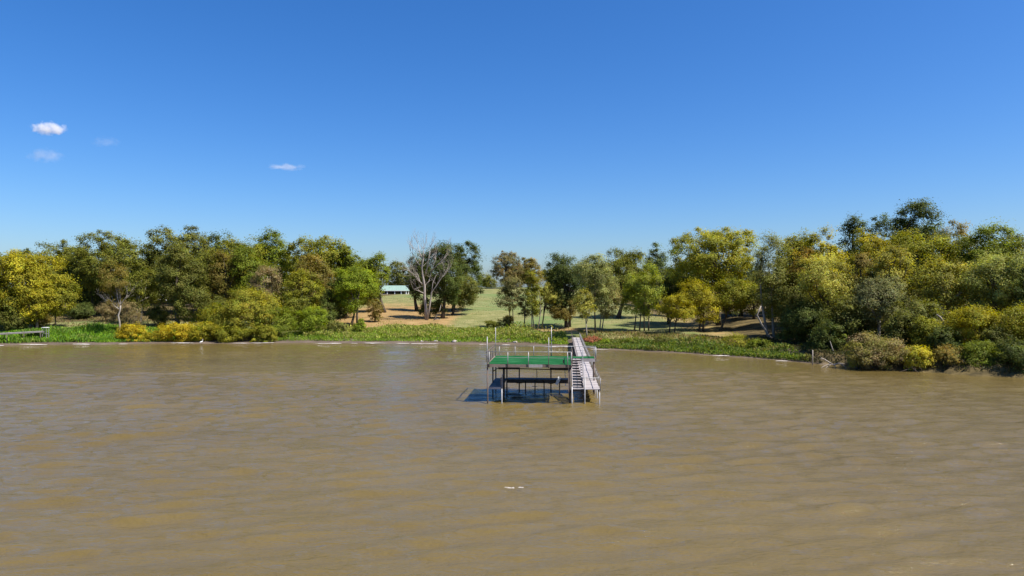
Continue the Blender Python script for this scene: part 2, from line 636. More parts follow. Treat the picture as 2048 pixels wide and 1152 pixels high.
def crown_points(rng, rx, ry, rz, rc, nlobe, gap, inner=0.18):
    """clump centres over the surface of several billowing masses that together fill the crown's ellipsoid"""
    S = np.array((rx, ry, rz))
    k = max(3, nlobe // 2 + int(rng.integers(1, 3)))
    cd = unit(rng.normal(size=(k, 3)) + np.array((0, 0, 0.25)))
    cen = cd * rng.uniform(0.42, 0.68, (k, 1))
    cen[0] = rng.normal(0, 0.08, 3)
    rad = rng.uniform(0.36, 0.56, k)
    rad[0] = 0.6
    area = 4 * math.pi * (((rx * ry) ** 1.6 + (rx * rz) ** 1.6 + (ry * rz) ** 1.6) / 3) ** (1 / 1.6)
    n = int(np.clip(area / (rc * rc * 1.35), 16, 460))
    Ps, Ds = [], []
    tot = (rad ** 2).sum()
    for q in range(k):
        m = max(5, int(2.1 * n * rad[q] ** 2 / tot))
        D = unit(rng.normal(size=(m, 3)) + np.array((0, 0, 0.12)))
        p = cen[q] + D * rad[q] * (1 + rng.normal(0, 0.09, (m, 1)))
        dist = np.linalg.norm(p[:, None, :] - cen[None], axis=2) / rad[None]
        dist[:, q] = 9
        ok = dist.min(1) > 0.8
        Ps.append(p[ok])
        Ds.append(unit(D[ok] + 0.4 * unit(p[ok])))
    P, D = np.concatenate(Ps), np.concatenate(Ds)
    # the masses just fill the outline asked for
    for ax in (0, 1, 2):
        lo, hi = np.percentile(P[:, ax], (1.5, 98.5))
        P[:, ax] = (P[:, ax] - (lo + hi) / 2) * (2.0 / (hi - lo))
    if gap > 0:
        hol = rng.normal(size=(6, 3)) * 0.5
        cg = np.exp(-(np.linalg.norm(P[:, None] - hol[None], axis=2) / 0.45) ** 2).max(1)
        ok = rng.random(len(P)) > gap * (0.3 + 1.1 * cg)
        P, D = P[ok], D[ok]
    m = int(len(P) * inner)
    kk = rng.integers(0, len(P), m)
    P = np.concatenate([P, P[kk] * rng.uniform(0.4, 0.8, (m, 1))]) * S
    return P, np.concatenate([D, D[kk]])


def make_crown(rng, ctr, rx, ry, rz, pal, leaf, dens, nlobe, gap, zmin, vary=0.22):
    leaf = leaf * 0.86
    rc = float(np.clip(0.138 * (rx + rz), 0.32, 1.3))
    P, D = crown_points(rng, max(rx - rc * 0.75, 0.3), max(ry - rc * 0.75, 0.3), max(rz - rc * 0.6, 0.25), rc, nlobe, gap)
    per = max(8, int(dens * 2.6 * rc * rc / (leaf * leaf * 0.33)))
    n = len(P)
    ids = np.repeat(np.arange(n), per)
    off = rng.normal(size=(n * per, 3))
    off = unit(off) * np.clip(np.abs(rng.normal(0.62, 0.3, (n * per, 1))), 0.05, 1.15)
    rr = (rc * np.clip(np.exp(rng.normal(-0.05, 0.34, n)), 0.45, 1.7))[ids][:, None]
    off = off * rr * np.array((1, 1, 0.72))
    C = P[ids] + off + np.asarray(ctr)
    Nn = unit(D[ids] * 0.55 + off / rr * 0.6 + np.array((0, 0, 0.6)) + rng.normal(0, 0.38, off.shape))
    a, b = PAL[pal] if isinstance(pal, str) else pal
    a, b = np.asarray(a) * LEAF_GAIN, np.asarray(b) * LEAF_GAIN
    mixv = np.clip(rng.normal(0.4, 0.32, n), 0, 1)[:, None]
    cc = np.asarray(a)[None, :] * (1 - mixv) + np.asarray(b)[None, :] * mixv
    cc = cc * np.exp(rng.normal(0, vary, (n, 1)))
    col = cc[ids] * np.exp(rng.normal(0, 0.14, (len(ids), 1))) * np.exp(rng.normal(0, 0.06, (len(ids), 3)))
    keep = C[:, 2] > zmin
    C, Nn, col = C[keep], Nn[keep], col[keep]
    sz = leaf * rng.uniform(0.7, 1.3, len(C))
    return leaf_quads(C, Nn, sz, sz * 0.62, rng), np.clip(col, 0.004, 0.6), P + np.asarray(ctr)


def bend(a, b, rng, n=5, amt=0.1):
    a, b = np.asarray(a, float), np.asarray(b, float)
    L = np.linalg.norm(b - a)
    mid = rng.normal(0, amt * L, 3) * np.array((1, 1, 0.5))
    t = np.linspace(0, 1, n)[:, None]
    return list(a + (b - a) * t + mid * (4 * t * (1 - t)) * 0.6 + np.array((0, 0, 1)) * (L * 0.05) * np.sin(math.pi * t))


TREE_COUNT = [0]
NTRI = [0]


def tree(name, label, px, top, w, bot, d, pal, bx=None, leaf=0.34, dens=1.0, gap=0.07, nlobe=9, trunks=None, tr=None,
         bark='bark', limbs=12, group=None, deep=0.85, vary=0.22, lean=0.0, cat='tree'):
    """one tree: px/top/bot/w are where its crown stands as seen at distance d; bx where its trunk meets the ground"""
    TREE_COUNT[0] += 1
    rng = np.random.default_rng(1000 + TREE_COUNT[0])
    bx = px if bx is None else bx
    bX, cX = at(bx, d), at(px, d)
    z0 = gz(bX, d) - 0.06
    zt, zb = zat(top, d), zat(bot, d)
    rx = w / 2 / FPX * d
    rz = max((zt - zb) / 2, 0.6)
    ctr = np.array((cX - bX, 0.0, (zt + zb) / 2 - z0))
    ry = deep * rx
    root = empty(name, (bX, d, z0))
    tag(root, label, cat, group)
    V, col, P = make_crown(rng, ctr, rx, ry, rz, pal, leaf, dens, nlobe, gap, 0.25, vary)
    tr = tr or float(np.clip(0.028 * (zt - z0), 0.07, 0.42))
    mbt = MB()
    starts = trunks or [(0.0, 0.0)]
    fork = ctr + np.array((0, 0, -0.35 * rz))
    stems = []
    for (ox, oy) in starts:
        tip = ctr + np.array((ox * 0.9, oy, 0.45 * rz))
        pts = bend((ox, oy, 0), tip, rng, 8, 0.05)
        q = tr / math.sqrt(len(starts))
        mbt.tube(pts, [q * 1.35] + [q * (1 - 0.8 * i / 7) for i in range(1, 8)], 7)
        stems.append((pts, q))
    pick = rng.permutation(len(P))[:limbs]
    for j, i in enumerate(pick):
        pts, q = stems[j % len(stems)]
        s = int(rng.integers(2, 6))
        a = pts[s]
        if a[2] > P[i][2] + 1.0:
            a = pts[2]
        lp = bend(a, P[i], rng, 5, 0.09)
        r0 = q * (1 - 0.8 * s / 7) * 0.62
        mbt.tube(lp, [r0 * (1 - 0.82 * k / 4) for k in range(5)], 5)
        for _ in range(2):
            e = P[int(rng.integers(0, len(P)))]
            if np.linalg.norm(e - lp[2]) < 0.8 * rx:
                mbt.tube(bend(lp[2], e, rng, 4, 0.08), [r0 * 0.5, r0 * 0.36, r0 * 0.24, r0 * 0.1], 4)
    mbt.build('trunk', bark, root, True)
    link('crown', quad_mesh('crown', V, 'leaf', col), root)
    NTRI[0] += len(V)
    return root


def bush(name, label, px, top, w, bot, d, pal, leaf=0.26, dens=1.0, gap=0.06, nlobe=7, group=None, vary=0.2, deep=0.8, cat='bush', stems=5, over=False):
    TREE_COUNT[0] += 1
    rng = np.random.default_rng(3000 + TREE_COUNT[0])
    X = at(px, d)
    z0 = gz(X, d) - 0.05
    zt = zat(top, d)
    zb = min(zat(bot, d), z0 + 0.3)
    low = 0.03 if not over else 0.12 - z0
    rx = w / 2 / FPX * d
    rz = max((zt - zb) / 2, 0.3)
    ctr = np.array((0, 0, (zt + zb) / 2 - z0))
    root = empty(name, (X, d, z0))
    tag(root, label, cat, group)
    V, col, P = make_crown(rng, ctr, rx, deep * rx, rz, pal, leaf, dens, nlobe, gap, low, vary)
    mbt = MB()
    for i in rng.permutation(len(P))[:stems]:
        mbt.tube(bend((rng.normal(0, 0.1 * rx), rng.normal(0, 0.1 * rx), 0), P[i], rng, 5, 0.1), [0.05, 0.045, 0.035, 0.025, 0.01], 5)
    mbt.build('stem', 'bark', root, True)
    link('foliage', quad_mesh('foliage', V, 'leaf', col), root)
    NTRI[0] += len(V)
    return root


def grow(mb, p, dirv, L, r, depth, rng, spread=0.5, up=0.12, k=6, shrink=0.74):
    """recursive bare branches"""
    n = 5
    pts, rad, q, dv = [np.array(p)], [r], np.array(p, float), unit(np.array(dirv, float))
    for i in range(1, n):
        dv = unit(dv + rng.normal(0, 0.10, 3) + np.array((0, 0, up * 0.5)))
        q = q + dv * L / (n - 1)
        pts.append(q.copy())
        rad.append(r * (1 - 0.42 * i / (n - 1)))
    mb.tube(pts, rad, max(3, k))
    if depth == 0:
        return
    for c in range(int(rng.integers(2, 4))):
        s = int(rng.integers(2, n))
        nd = unit(dv + rng.normal(0, spread, 3) + np.array((0, 0, up)))
        grow(mb, pts[s], nd, L * shrink * rng.uniform(0.75, 1.1), rad[s] * rng.uniform(0.5, 0.72), depth - 1, rng, spread, up, k - 1, shrink)
    grow(mb, pts[-1], unit(dv + rng.normal(0, 0.2, 3)), L * shrink, rad[-1] * 0.85, depth - 1, rng, spread, up, k - 1, shrink)


# ------------------------------------------------------------------ the wood west of the pavilion (left half of the photo), back to front
FILL_L = 'dim olive tree deep inside the wood beside the pavilion'
for px, top, w, d in [(30, 508, 120, 190), (110, 510, 120, 186), (205, 505, 130, 192), (300, 498, 120, 190), (395, 500, 130, 186), (480, 492, 130, 188),
                      (560, 500, 120, 184), (640, 500, 120, 188), (712, 518, 100, 190)]:
    tree('woodland_tree', FILL_L, px, top, w, 626, d, 'dark_olive', leaf=0.7, dens=0.6, group='dim trees deep in the wood', limbs=6, gap=0.05)
tree('woodland_tree', 'small dark treetop peeping above the yellow tree at the wood edge', 38, 496, 71, 591, 172, 'dark', leaf=0.45)
tree('woodland_tree', 'olive shoulder tree sloping up behind the yellow shore tree', 120, 485, 120, 608, 162, 'olive', leaf=0.42)
tree('woodland_tree', 'broad round olive crown above the pale leaning tree', 222, 470, 205, 612, 160, 'olive', leaf=0.42, nlobe=12)
tree('woodland_tree', 'tall oak with ragged top standing highest in the pavilion wood', 362, 456, 142, 606, 160, 'dark_olive', leaf=0.42, nlobe=12)
tree('woodland_tree', 'far dark treetop just right of the tallest oak', 436, 468, 88, 596, 166, 'dark', leaf=0.45)
tree('woodland_tree', 'green crown with a small peak above the big mounded shrub', 536, 462, 92, 601, 160, 'green', leaf=0.42, nlobe=7)
tree('woodland_tree', 'leafy green tree between the peaked crown and the tallest oak', 482, 476, 103, 606, 157, 'olive_yellow', leaf=0.42)
tree('woodland_tree', 'wide yellow-green crown sloping down toward the pavilion', 636, 472, 138, 616, 155, 'olive_yellow', leaf=0.42, nlobe=12)
tree('woodland_tree', 'yellow-tipped tree on the slope of the wood above the bright lawn tree', 690, 488, 84, 616, 154, 'green', leaf=0.42)
tree('woodland_tree', 'dark green tree ending the wood beside the pavilion roof', 742, 505, 80, 606, 166, 'green', leaf=0.42, bx=769)
tree('woodland_tree', 'dark shaded tree with black trunk behind the pale leaning tree', 178, 530, 66, 622, 156, 'dark', bx=188, leaf=0.38)
tree('woodland_tree', 'olive sparse tree with forked pale limbs beside the pale leaning tree', 284, 535, 75, 618, 140, 'olive', bx=270, gap=0.35, leaf=0.32, bark='bark_pale', trunks=[(0, 0), (0.9, 0.3)])
tree('woodland_tree', 'mid-green tree filling the wood under the tallest oak', 410, 497, 90, 616, 148, 'olive', leaf=0.38)
tree('woodland_tree', 'brownish olive tree left of the grey half-bare tree', 452, 502, 79, 616, 146, 'brown', leaf=0.36)
tree('woodland_tree', 'fresh green tree above the grey half-bare tree', 510, 490, 90, 606, 147, 'green', leaf=0.36)
tree('woodland_tree', 'grey half-bare tree with pale stems behind the big mounded shrub', 530, 528, 71, 616, 138, 'grey_brown', leaf=0.3, gap=0.35, bark='bark_pale', trunks=[(-0.5, 0), (0.5, 0.2), (1.2, 0)])
tree('woodland_tree', 'brown-tinged tree over the spray-leaved olive tree', 622, 508, 101, 622, 146, 'brown', leaf=0.36)
tree('woodland_tree', 'olive tree with pale yellow leaf sprays above the feathery bush', 606, 538, 82, 634, 136, 'olive_yellow', leaf=0.32, vary=0.35)
tree('woodland_tree', 'dark blue-green understorey tree left of the bright lawn tree', 668, 556, 66, 640, 141, 'dark', leaf=0.32)
tree('woodland_tree', 'massive dark oak with low crown behind the yellow shrubs', 356, 492, 112, 642, 134, 'dark_olive', leaf=0.34, nlobe=12, dens=1.1)
tree('lawn_tree', 'bright green round tree with two slim trunks on dry grass', 714, 533, 86, 626, 139, 'bright_green', bx=702, leaf=0.3, trunks=[(0, 0), (1.3, 0.2)], nlobe=9)
tree('shore_tree', 'large yellow-green tree at the photo edge above the jetty', 38, 503, 158, 640, 131, 'yellow_green', leaf=0.34, nlobe=12)
tree('shore_tree', 'yellow-olive tree dropping low foliage left of the slim lawn tree', 72, 560, 76, 640, 128, 'yellow_green', leaf=0.3, bx=74)
tree('lawn_tree', 'small olive tree on one slim trunk above the bright reeds', 116, 560, 74, 632, 134, 'olive_yellow', leaf=0.3, bx=112, tr=0.13)
tree('shore_tree', 'olive tree with heavy dark base at the very edge of the photo', -40, 520, 120, 655, 128, 'olive_yellow', leaf=0.36)
tree('shore_tree', 'low olive understorey tree between jetty and yellow shore tree', 20, 585, 60, 655, 127, 'olive', leaf=0.3)

# pale leaning tree: thin brown crown over a white forked trunk
rng = np.random.default_rng(77)
pX, pd = at(236, 124), 124
root = tag(empty('pale_tree', (pX, pd, gz(pX, pd) - 0.05)), 'pale leaning tree with white forked branches and thin brown crown', 'tree')
mb = MB()
base = [(0, 0, 0), (0.35, 0, 1.2), (0.3, 0, 2.4), (0.05, 0, 3.6), (0.4, 0, 4.6), (0.45, 0, 5.4)]
mb.tube(base, [0.2, 0.16, 0.15, 0.14, 0.14, 0.13], 8)
for dv in [(-0.8, 0.1, 0.8), (-0.45, -0.2, 1), (0.1, 0.2, 1), (0.5, 0, 1), (-1.0, 0, 0.55)]:
    grow(mb, base[4 + int(rng.integers(0, 2))], dv, 2.3, 0.085, 3, rng, 0.42, 0.1, 5, 0.7)
mb.build('trunk', 'bark_pale', root, True)
ctr = np.array((at(228, pd) - pX, 0, zat(566, pd) - gz(pX, pd)))
V, col, P = make_crown(rng, ctr, 2.9, 2.4, 4.0, 'brown', 0.22, 0.5, 8, 0.45, 1.0)
link('crown', quad_mesh('crown', V, 'leaf', col), root)

# shrubs along the left shore
bush('shoreline_shrub', 'yellow bush beside the foot of the pale leaning tree', 262, 646, 62, 688, 121, 'yellow', gap=0.1)
bush('shoreline_shrub', 'low yellow-green bush next to the yellow bush by the mud', 305, 661, 50, 688, 121, 'yellow_green')
bush('shoreline_shrub', 'long yellow bush under the massive dark oak', 352, 643, 84, 688, 122, 'yellow')
bush('shoreline_shrub', 'golden-green bush above the white egret', 412, 642, 72, 688, 121.5, 'yellow_green')
bush('shoreline_shrub', 'leafy green bush at the waterline below the big mounded shrub', 462, 650, 70, 689, 120.5, 'olive_yellow')
bush('shoreline_shrub', 'dark-footed bush right of the waterline bush below the mounded shrub', 522, 648, 74, 688, 121.5, 'olive_yellow')
bush('mounded_shrub', 'big mounded shrub with mustard top spreading above the shoreline bushes', 478, 575, 158, 682, 125, ((0.150, 0.130, 0.014), (0.085, 0.100, 0.014)), leaf=0.3, nlobe=12, deep=0.65)
bush('mounded_shrub', 'green bulging shrub leaning on the big mounded shrub', 545, 610, 84, 684, 124, 'green', leaf=0.3)
bush('feathery_bush', 'feathery bright green bush below the olive tree with yellow sprays', 618, 612, 74, 668, 127, 'bright_green', leaf=0.24, deep=0.7)
bush('feathery_bush', 'grey-green bush right of the feathery bright green bush', 676, 640, 42, 668, 127, 'silver', leaf=0.24)
bush('field_bush', 'small green bush on the dry grass edge below the bright lawn tree', 718, 636, 26, 664, 128, 'bright_green', leaf=0.22)
bush('field_bush', 'brownish sapling bush on the dry field in front of the pavilion wood', 750, 597, 36, 634, 146, 'brown', leaf=0.24, gap=0.2)
bush('brush_thicket', 'bare grey-brown thicket left of the pale leaning tree', 215, 605, 44, 640, 143, 'grey_brown', leaf=0.2, gap=0.2, dens=0.7, stems=14)
bush('brush_thicket', 'tangled brown thicket behind the yellow bush by the pale tree', 258, 600, 50, 668, 128, 'grey_brown', leaf=0.2, gap=0.3, dens=0.6, stems=16)

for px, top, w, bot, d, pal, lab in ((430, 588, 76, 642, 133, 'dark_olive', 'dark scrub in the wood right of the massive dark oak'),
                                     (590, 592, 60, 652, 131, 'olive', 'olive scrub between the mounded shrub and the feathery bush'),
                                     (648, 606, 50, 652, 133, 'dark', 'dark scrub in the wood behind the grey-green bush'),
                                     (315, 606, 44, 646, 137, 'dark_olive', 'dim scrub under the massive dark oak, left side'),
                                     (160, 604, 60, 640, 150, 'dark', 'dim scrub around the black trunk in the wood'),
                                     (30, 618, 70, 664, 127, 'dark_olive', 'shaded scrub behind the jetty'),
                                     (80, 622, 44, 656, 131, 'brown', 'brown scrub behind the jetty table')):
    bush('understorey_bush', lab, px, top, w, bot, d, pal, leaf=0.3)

# ------------------------------------------------------------------ trees on and behind the open field
tree('field_tree', 'rounded oak beyond the field left of the dead tree', 838, 504, 56, 606, 172, 'dark', bx=834, leaf=0.38)
tree('field_tree', 'dark oak standing directly behind the bare dead tree', 886, 486, 86, 622, 152, 'dark', bx=885, leaf=0.34, nlobe=11, deep=0.8, dens=1.3, gap=0.02)
tree('field_tree', 'broad dark oak with drooping right side beside the dead tree', 918, 484, 98, 606, 170, 'dark', bx=906, leaf=0.36, nlobe=12, dens=1.3, gap=0.02)
tree('field_tree', 'drooping lower limb oak at the open field edge', 930, 548, 62, 618, 160, 'dark_olive', bx=905, leaf=0.32, gap=0.25)
tree('far_tree', 'low far tree in the gap right of the dark oaks', 974, 546, 42, 584, 285, 'olive', leaf=0.5)
for i, (px, top, w, lab) in enumerate([(800, 522, 60, 'dark tree just behind the pavilion roof'), (845, 520, 60, 'dark tree behind the dead tree, far past the pavilion'),
                                       (730, 520, 60, 'far tree behind the pavilion, hidden by the wood end')]):
    tree('far_tree', lab, px, top, w, 592, 315, 'dark_olive', leaf=0.6, dens=0.9)
tree('far_tree', 'orange-tinged far tree on the field crest, left of two', 1014, 503, 66, 574, 262, ((0.085, 0.08, 0.028), (0.12, 0.085, 0.03)), leaf=0.48, gap=0.2)
tree('far_tree', 'brown far tree on the field crest, right of two', 1060, 513, 58, 574, 266, 'brown', leaf=0.48, gap=0.22)
tree('far_tree', 'low olive far tree between the two crest trees', 1038, 530, 60, 578, 285, 'olive', leaf=0.5)
tree('far_tree', 'far olive tree beyond the field behind the dark dockside oak', 1112, 528, 70, 580, 275, 'olive', leaf=0.5)
tree('far_tree', 'far olive tree beyond the field behind the airy pale tree', 1185, 524, 80, 582, 270, 'olive', leaf=0.5)
tree('far_tree', 'far dark tree beyond the field left of the blue-green treetop', 1250, 515, 80, 590, 250, 'dark_olive', leaf=0.5)

tree('bank_tree', 'thin brown-leaved tree with bushy foot left of the trunk cluster', 1018, 553, 57, 620, 134, ((0.075, 0.08, 0.025), (0.10, 0.08, 0.03)), bx=1021, leaf=0.26, gap=0.4, tr=0.17, trunks=[(0, 0), (0.5, 0.2)])
tree('bank_tree', 'sparse brown sapling in the trunk cluster', 1050, 575, 33, 634, 131, 'brown', bx=1048, leaf=0.24, gap=0.45, tr=0.14)
tree('bank_tree', 'slender green tree on three pale trunks above the dock', 1068, 540, 41, 632, 130, 'olive_yellow', bx=1069, leaf=0.25, gap=0.3, tr=0.2, trunks=[(-0.5, 0), (0.0, 0.3), (0.55, 0)], bark='bark_pale')
tree('bank_tree', 'leaning tree with bright leaf tuft on a slanted trunk', 1102, 564, 50, 612, 131, 'pale', bx=1084, leaf=0.25, gap=0.25, tr=0.15)
tree('bank_tree', 'dark full oak behind the walkway end', 1130, 507, 94, 626, 133, 'dark', bx=1135, leaf=0.3, nlobe=11, trunks=[(-0.3, 0), (0.35, 0.2)], gap=0.05, dens=1.25)
tree('bank_tree', 'brown low-hanging foliage tree under the dark full oak', 1128, 596, 66, 640, 132, 'brown', bx=1137, leaf=0.24, gap=0.45, tr=0.12)
tree('bank_tree', 'airy pale-green tall tree right of the walkway end', 1192, 506, 88, 622, 122, ((0.125, 0.13, 0.04), (0.085, 0.09, 0.028)), bx=1191, leaf=0.27, gap=0.3, tr=0.15)
tree('bank_tree', 'small pale tree on a leaning trunk beside the walkway end', 1168, 578, 46, 636, 118, 'pale', bx=1174, leaf=0.24, gap=0.35, tr=0.12, bark='bark_pale')
tree('bank_tree', 'small yellowish tree on pale twin trunks near the brush pile', 1214, 560, 55, 636, 127, ((0.15, 0.125, 0.04), (0.10, 0.095, 0.03)), bx=1201, leaf=0.24, gap=0.35, tr=0.16, trunks=[(-0.15, 0), (0.25, 0)], bark='bark_pale')
tree('bank_tree', 'dark slim-trunked tree standing on the mown grass', 1258, 495, 101, 608, 150, 'olive', bx=1236, leaf=0.34, nlobe=10)
tree('far_tree', 'blue-green treetop between the slim-trunked tree and big yellow tree', 1316, 485, 64, 580, 185, ((0.044, 0.058, 0.017), (0.058, 0.070, 0.018)), leaf=0.45)
tree('bank_tree', 'bright yellow-green tree with several trunks past the brush pile', 1284, 526, 83, 634, 123, ((0.140, 0.150, 0.018), (0.080, 0.100, 0.018)), bx=1282, leaf=0.28, gap=0.18, tr=0.24, trunks=[(-1.2, 0), (-0.2, 0.4), (0.6, 0), (1.4, 0.2)])
tree('bank_tree', 'dark green tree shaded under the big yellow tree', 1338, 545, 72, 629, 136, 'dark', leaf=0.3)
tree('bank_tree', 'leaning twin-trunk tree with low yellow-green foliage', 1352, 588, 81, 640, 118, 'yellow_green', bx=1343, leaf=0.25, gap=0.35, tr=0.18, trunks=[(-0.4, 0), (0.5, 0.2)])
tree('big_yellow_tree', 'largest domed yellow-green tree on the bank', 1426, 455, 182, 590, 130, ((0.160, 0.148, 0.014), (0.100, 0.108, 0.016)), bx=1437, leaf=0.32, nlobe=13, gap=0.05, dens=1.25, tr=0.42, limbs=22, deep=0.7)
tree('bank_tree', 'yellow-green tree layered below the domed tree', 1402, 560, 96, 644, 122, 'yellow_green', bx=1398, leaf=0.27, gap=0.25, trunks=[(0, 0), (0.8, 0.2)])
tree('bank_tree', 'spreading green branch tree right of the domed tree trunk', 1470, 556, 94, 626, 123, 'olive_yellow', bx=1440, leaf=0.27, gap=0.25, tr=0.2)
tree('bank_tree', 'shaded dark tree behind the domed tree', 1482, 520, 92, 629, 138, 'dark', leaf=0.34)
tree('bank_tree', 'second shaded dark tree with pale trunk behind the domed tree', 1508, 545, 66, 629, 131, 'dark_olive', leaf=0.32)
tree('bank_tree', 'mid-green tree behind the domed tree crown', 1372, 505, 99, 614, 152, 'olive', leaf=0.4)
tree('bank_tree', 'grey-green upright tree on a white crooked trunk at the cove', 1536, 466, 72, 644, 108, 'silver', bx=1548, leaf=0.26, nlobe=11, gap=0.2, bark='bark_pale', tr=0.3, trunks=[(0, 0), (-0.8, 0.3)])

# bare dead tree
rng = np.random.default_rng(909)
dX, dd = at(852, 148), 148
root = tag(empty('dead_tree', (dX, dd, gz(dX, dd) - 0.1)), 'tall bare dead tree with bleached forked trunks before the dark oaks', 'tree')
mb = MB()
S = dd / FPX


def ph(x, y, dy=0.0):     # crop pixel of the dead tree -> local metres
    return np.array(((x / 6.4 - 71.5) * S, dy, (166 - y / 6.4) * S))


main = [ph(460, 1060), ph(452, 900, 0.2), ph(438, 740, 0.1), ph(440, 620), ph(415, 470, -0.2), ph(408, 380, -0.2), ph(425, 250, 0), ph(430, 150, 0.2)]
mb.tube(main, [0.34, 0.29, 0.27, 0.24, 0.18, 0.14, 0.09, 0.05], 8)
sec = [ph(478, 1060, -0.4), ph(510, 860, -0.5), ph(535, 700, -0.6), ph(600, 610, -0.7), ph(660, 520, -0.8), ph(710, 450, -0.9)]
mb.tube(sec, [0.24, 0.19, 0.16, 0.11, 0.07, 0.03], 7)
mb.tube([ph(535, 700, -0.6), ph(545, 590, -0.3), ph(580, 500, -0.2), ph(615, 450, 0)], [0.13, 0.1, 0.07, 0.03], 6)
for pts in [[ph(440, 620), ph(490, 560, .5), ph(520, 430, .8), ph(570, 300, 1), ph(585, 180, 1.2)],
            [ph(415, 600), ph(385, 570, -.5), ph(340, 500, -.8), ph(280, 440, -1), ph(200, 380, -1.2)],
            [ph(408, 380), ph(350, 330, .4), ph(280, 210, .8), ph(250, 170, 1)],
            [ph(520, 430, .8), ph(600, 350, .3), ph(680, 280, 0), ph(730, 190, -.3)],
            [ph(440, 500), ph(480, 380, -.6), ph(500, 270, -.9), ph(520, 130, -1)],
            [ph(438, 720), ph(380, 690, -.3), ph(300, 660, -.6)],
            [ph(385, 570, -.5), ph(350, 470, 0), ph(310, 430, .3)],
            [ph(425, 300), ph(370, 180, .3), ph(350, 80, .5)]]:
    n = len(pts)
    mb.tube(pts, [0.125 * (1 - 0.8 * i / (n - 1)) for i in range(n)], 6)
    for i in range(1, n):
        for _ in range(2):
            dv = unit(pts[i] - pts[i - 1]) + rng.normal(0, 0.55, 3)
            grow(mb, pts[i], dv, 1.7, 0.045, 2, rng, 0.45, 0.12, 4, 0.72)
for q in (main[5], main[6], main[7], sec[3], sec[4], sec[5]):
    for _ in range(3):
        grow(mb, q, rng.normal(0, 0.5, 3) + np.array((0, 0, 0.9)), 2.0, 0.045, 2, rng, 0.4, 0.15, 4, 0.75)
mb.build('trunk', 'bark_dead', root, True)
mb = MB()
mb.tube([ph(565, 1055, -1), ph(600, 1000, -1), ph(640, 930, -.9), ph(655, 860, -.8)], [0.1, 0.09, 0.07, 0.03], 6)
mb.tube([ph(565, 1050, -1), ph(610, 1040, -1.2), ph(655, 1050, -1.4)], [0.1, 0.07, 0.04], 6)
o = mb.build('broken_branch', 'bark_dead', None, True, (dX, dd, gz(dX, dd) - 0.1))
tag(o, 'broken bleached branch propped on the grass right of the dead tree', 'branch')
bush('field_bush', 'dark low bush behind the dead tree trunks', 860, 600, 50, 634, 153, 'dark_olive', leaf=0.26)
bush('bank_bush', 'brown twiggy bush at the foot of the thin brown-leaved tree', 1012, 630, 36, 655, 133, 'brown', leaf=0.22, gap=0.15)
bush('bank_bush', 'low dark bush left of the brown twiggy bush', 986, 640, 34, 656, 132, 'olive', leaf=0.22)

# ------------------------------------------------------------------ the wood on the right bank
FILL_R = 'dim tree deep in the wood behind the right bank'
for px, top, w, d in [(1560, 492, 90, 135), (1600, 480, 110, 140), (1690, 480, 120, 128), (1780, 478, 130, 120), (1880, 470, 130, 118), (1980, 470, 140, 116),
                      (2080, 470, 130, 108), (1620, 560, 90, 112), (1760, 545, 110, 104), (1860, 540, 110, 100), (1960, 540, 110, 97), (2060, 540, 110, 92), (1690, 550, 100, 108), (2150, 480, 150, 100), (2200, 500, 150, 84), (2330, 490, 170, 88)]:
    tree('woodland_tree', FILL_R, px, top, w, max(top + 130, 660), d, 'dark_olive', leaf=0.55, dens=0.6, group='dim trees deep in the right wood', limbs=6, gap=0.05)
tree('woodland_tree', 'dark treetop jutting above the skyline, smaller of two', 1704, 429, 66, 590, 128, 'dark', leaf=0.36)
tree('woodland_tree', 'highest dark crown on the skyline of the right wood', 1808, 404, 162, 590, 126, 'dark', leaf=0.36, nlobe=11, gap=0.2)
tree('woodland_tree', 'brownish bare-topped tree right of the highest dark crown', 1920, 442, 90, 590, 122, 'brown', leaf=0.34, gap=0.25)
tree('woodland_tree', 'olive tree on the skyline right of the grey-green upright tree', 1604, 464, 103, 630, 118, 'olive_yellow', leaf=0.34)
tree('woodland_tree', 'yellow-green skyline tree left of the smaller dark treetop', 1664, 454, 99, 620, 114, 'yellow_green', leaf=0.32, nlobe=10)
tree('woodland_tree', 'yellowish skyline tree below the highest dark crown', 1752, 462, 103, 630, 108, 'yellow_green', leaf=0.31)
tree('woodland_tree', 'pale olive tree under the highest dark crown, right side', 1845, 458, 133, 630, 107, 'olive_yellow', leaf=0.31, nlobe=11)
tree('woodland_tree', 'bright green skyline tree near the photo edge', 1975, 448, 129, 630, 106, 'green', leaf=0.31, nlobe=11)
tree('woodland_tree', 'yellow-green tree cut by the photo edge on the skyline', 2065, 452, 129, 630, 102, 'olive_yellow', leaf=0.31)
tree('woodland_tree', 'rusty orange-leaved tree right of the grey-green upright tree', 1602, 492, 71, 616, 108, 'orange', leaf=0.28)
tree('woodland_tree', 'shaded olive tree below the rusty orange tree', 1590, 545, 92, 660, 106, 'dark_olive', leaf=0.28)
tree('woodland_tree', 'windblown pale yellow tree right of the rusty orange tree', 1656, 510, 131, 640, 100, 'pale', leaf=0.27, vary=0.32, nlobe=11)
tree('woodland_tree', 'brown-mottled tree right of the windblown pale yellow tree', 1722, 502, 69, 620, 101, 'brown', leaf=0.27)
tree('woodland_tree', 'golden windblown tree in the middle of the right wood', 1776, 492, 90, 600, 98, ((0.185, 0.165, 0.03), (0.10, 0.10, 0.02)), leaf=0.27, vary=0.32)
tree('woodland_tree', 'grey-olive tree with white forked branches above the pinkish bush', 1756, 552, 112, 668, 92, ((0.105, 0.105, 0.04), (0.075, 0.078, 0.03)), leaf=0.25, bark='bark_pale', limbs=20, gap=0.3)
tree('woodland_tree', 'windblown silver-green tree above the bright mustard shrub', 1884, 515, 112, 620, 95, 'pale', leaf=0.26, vary=0.32, bark='bark_pale')
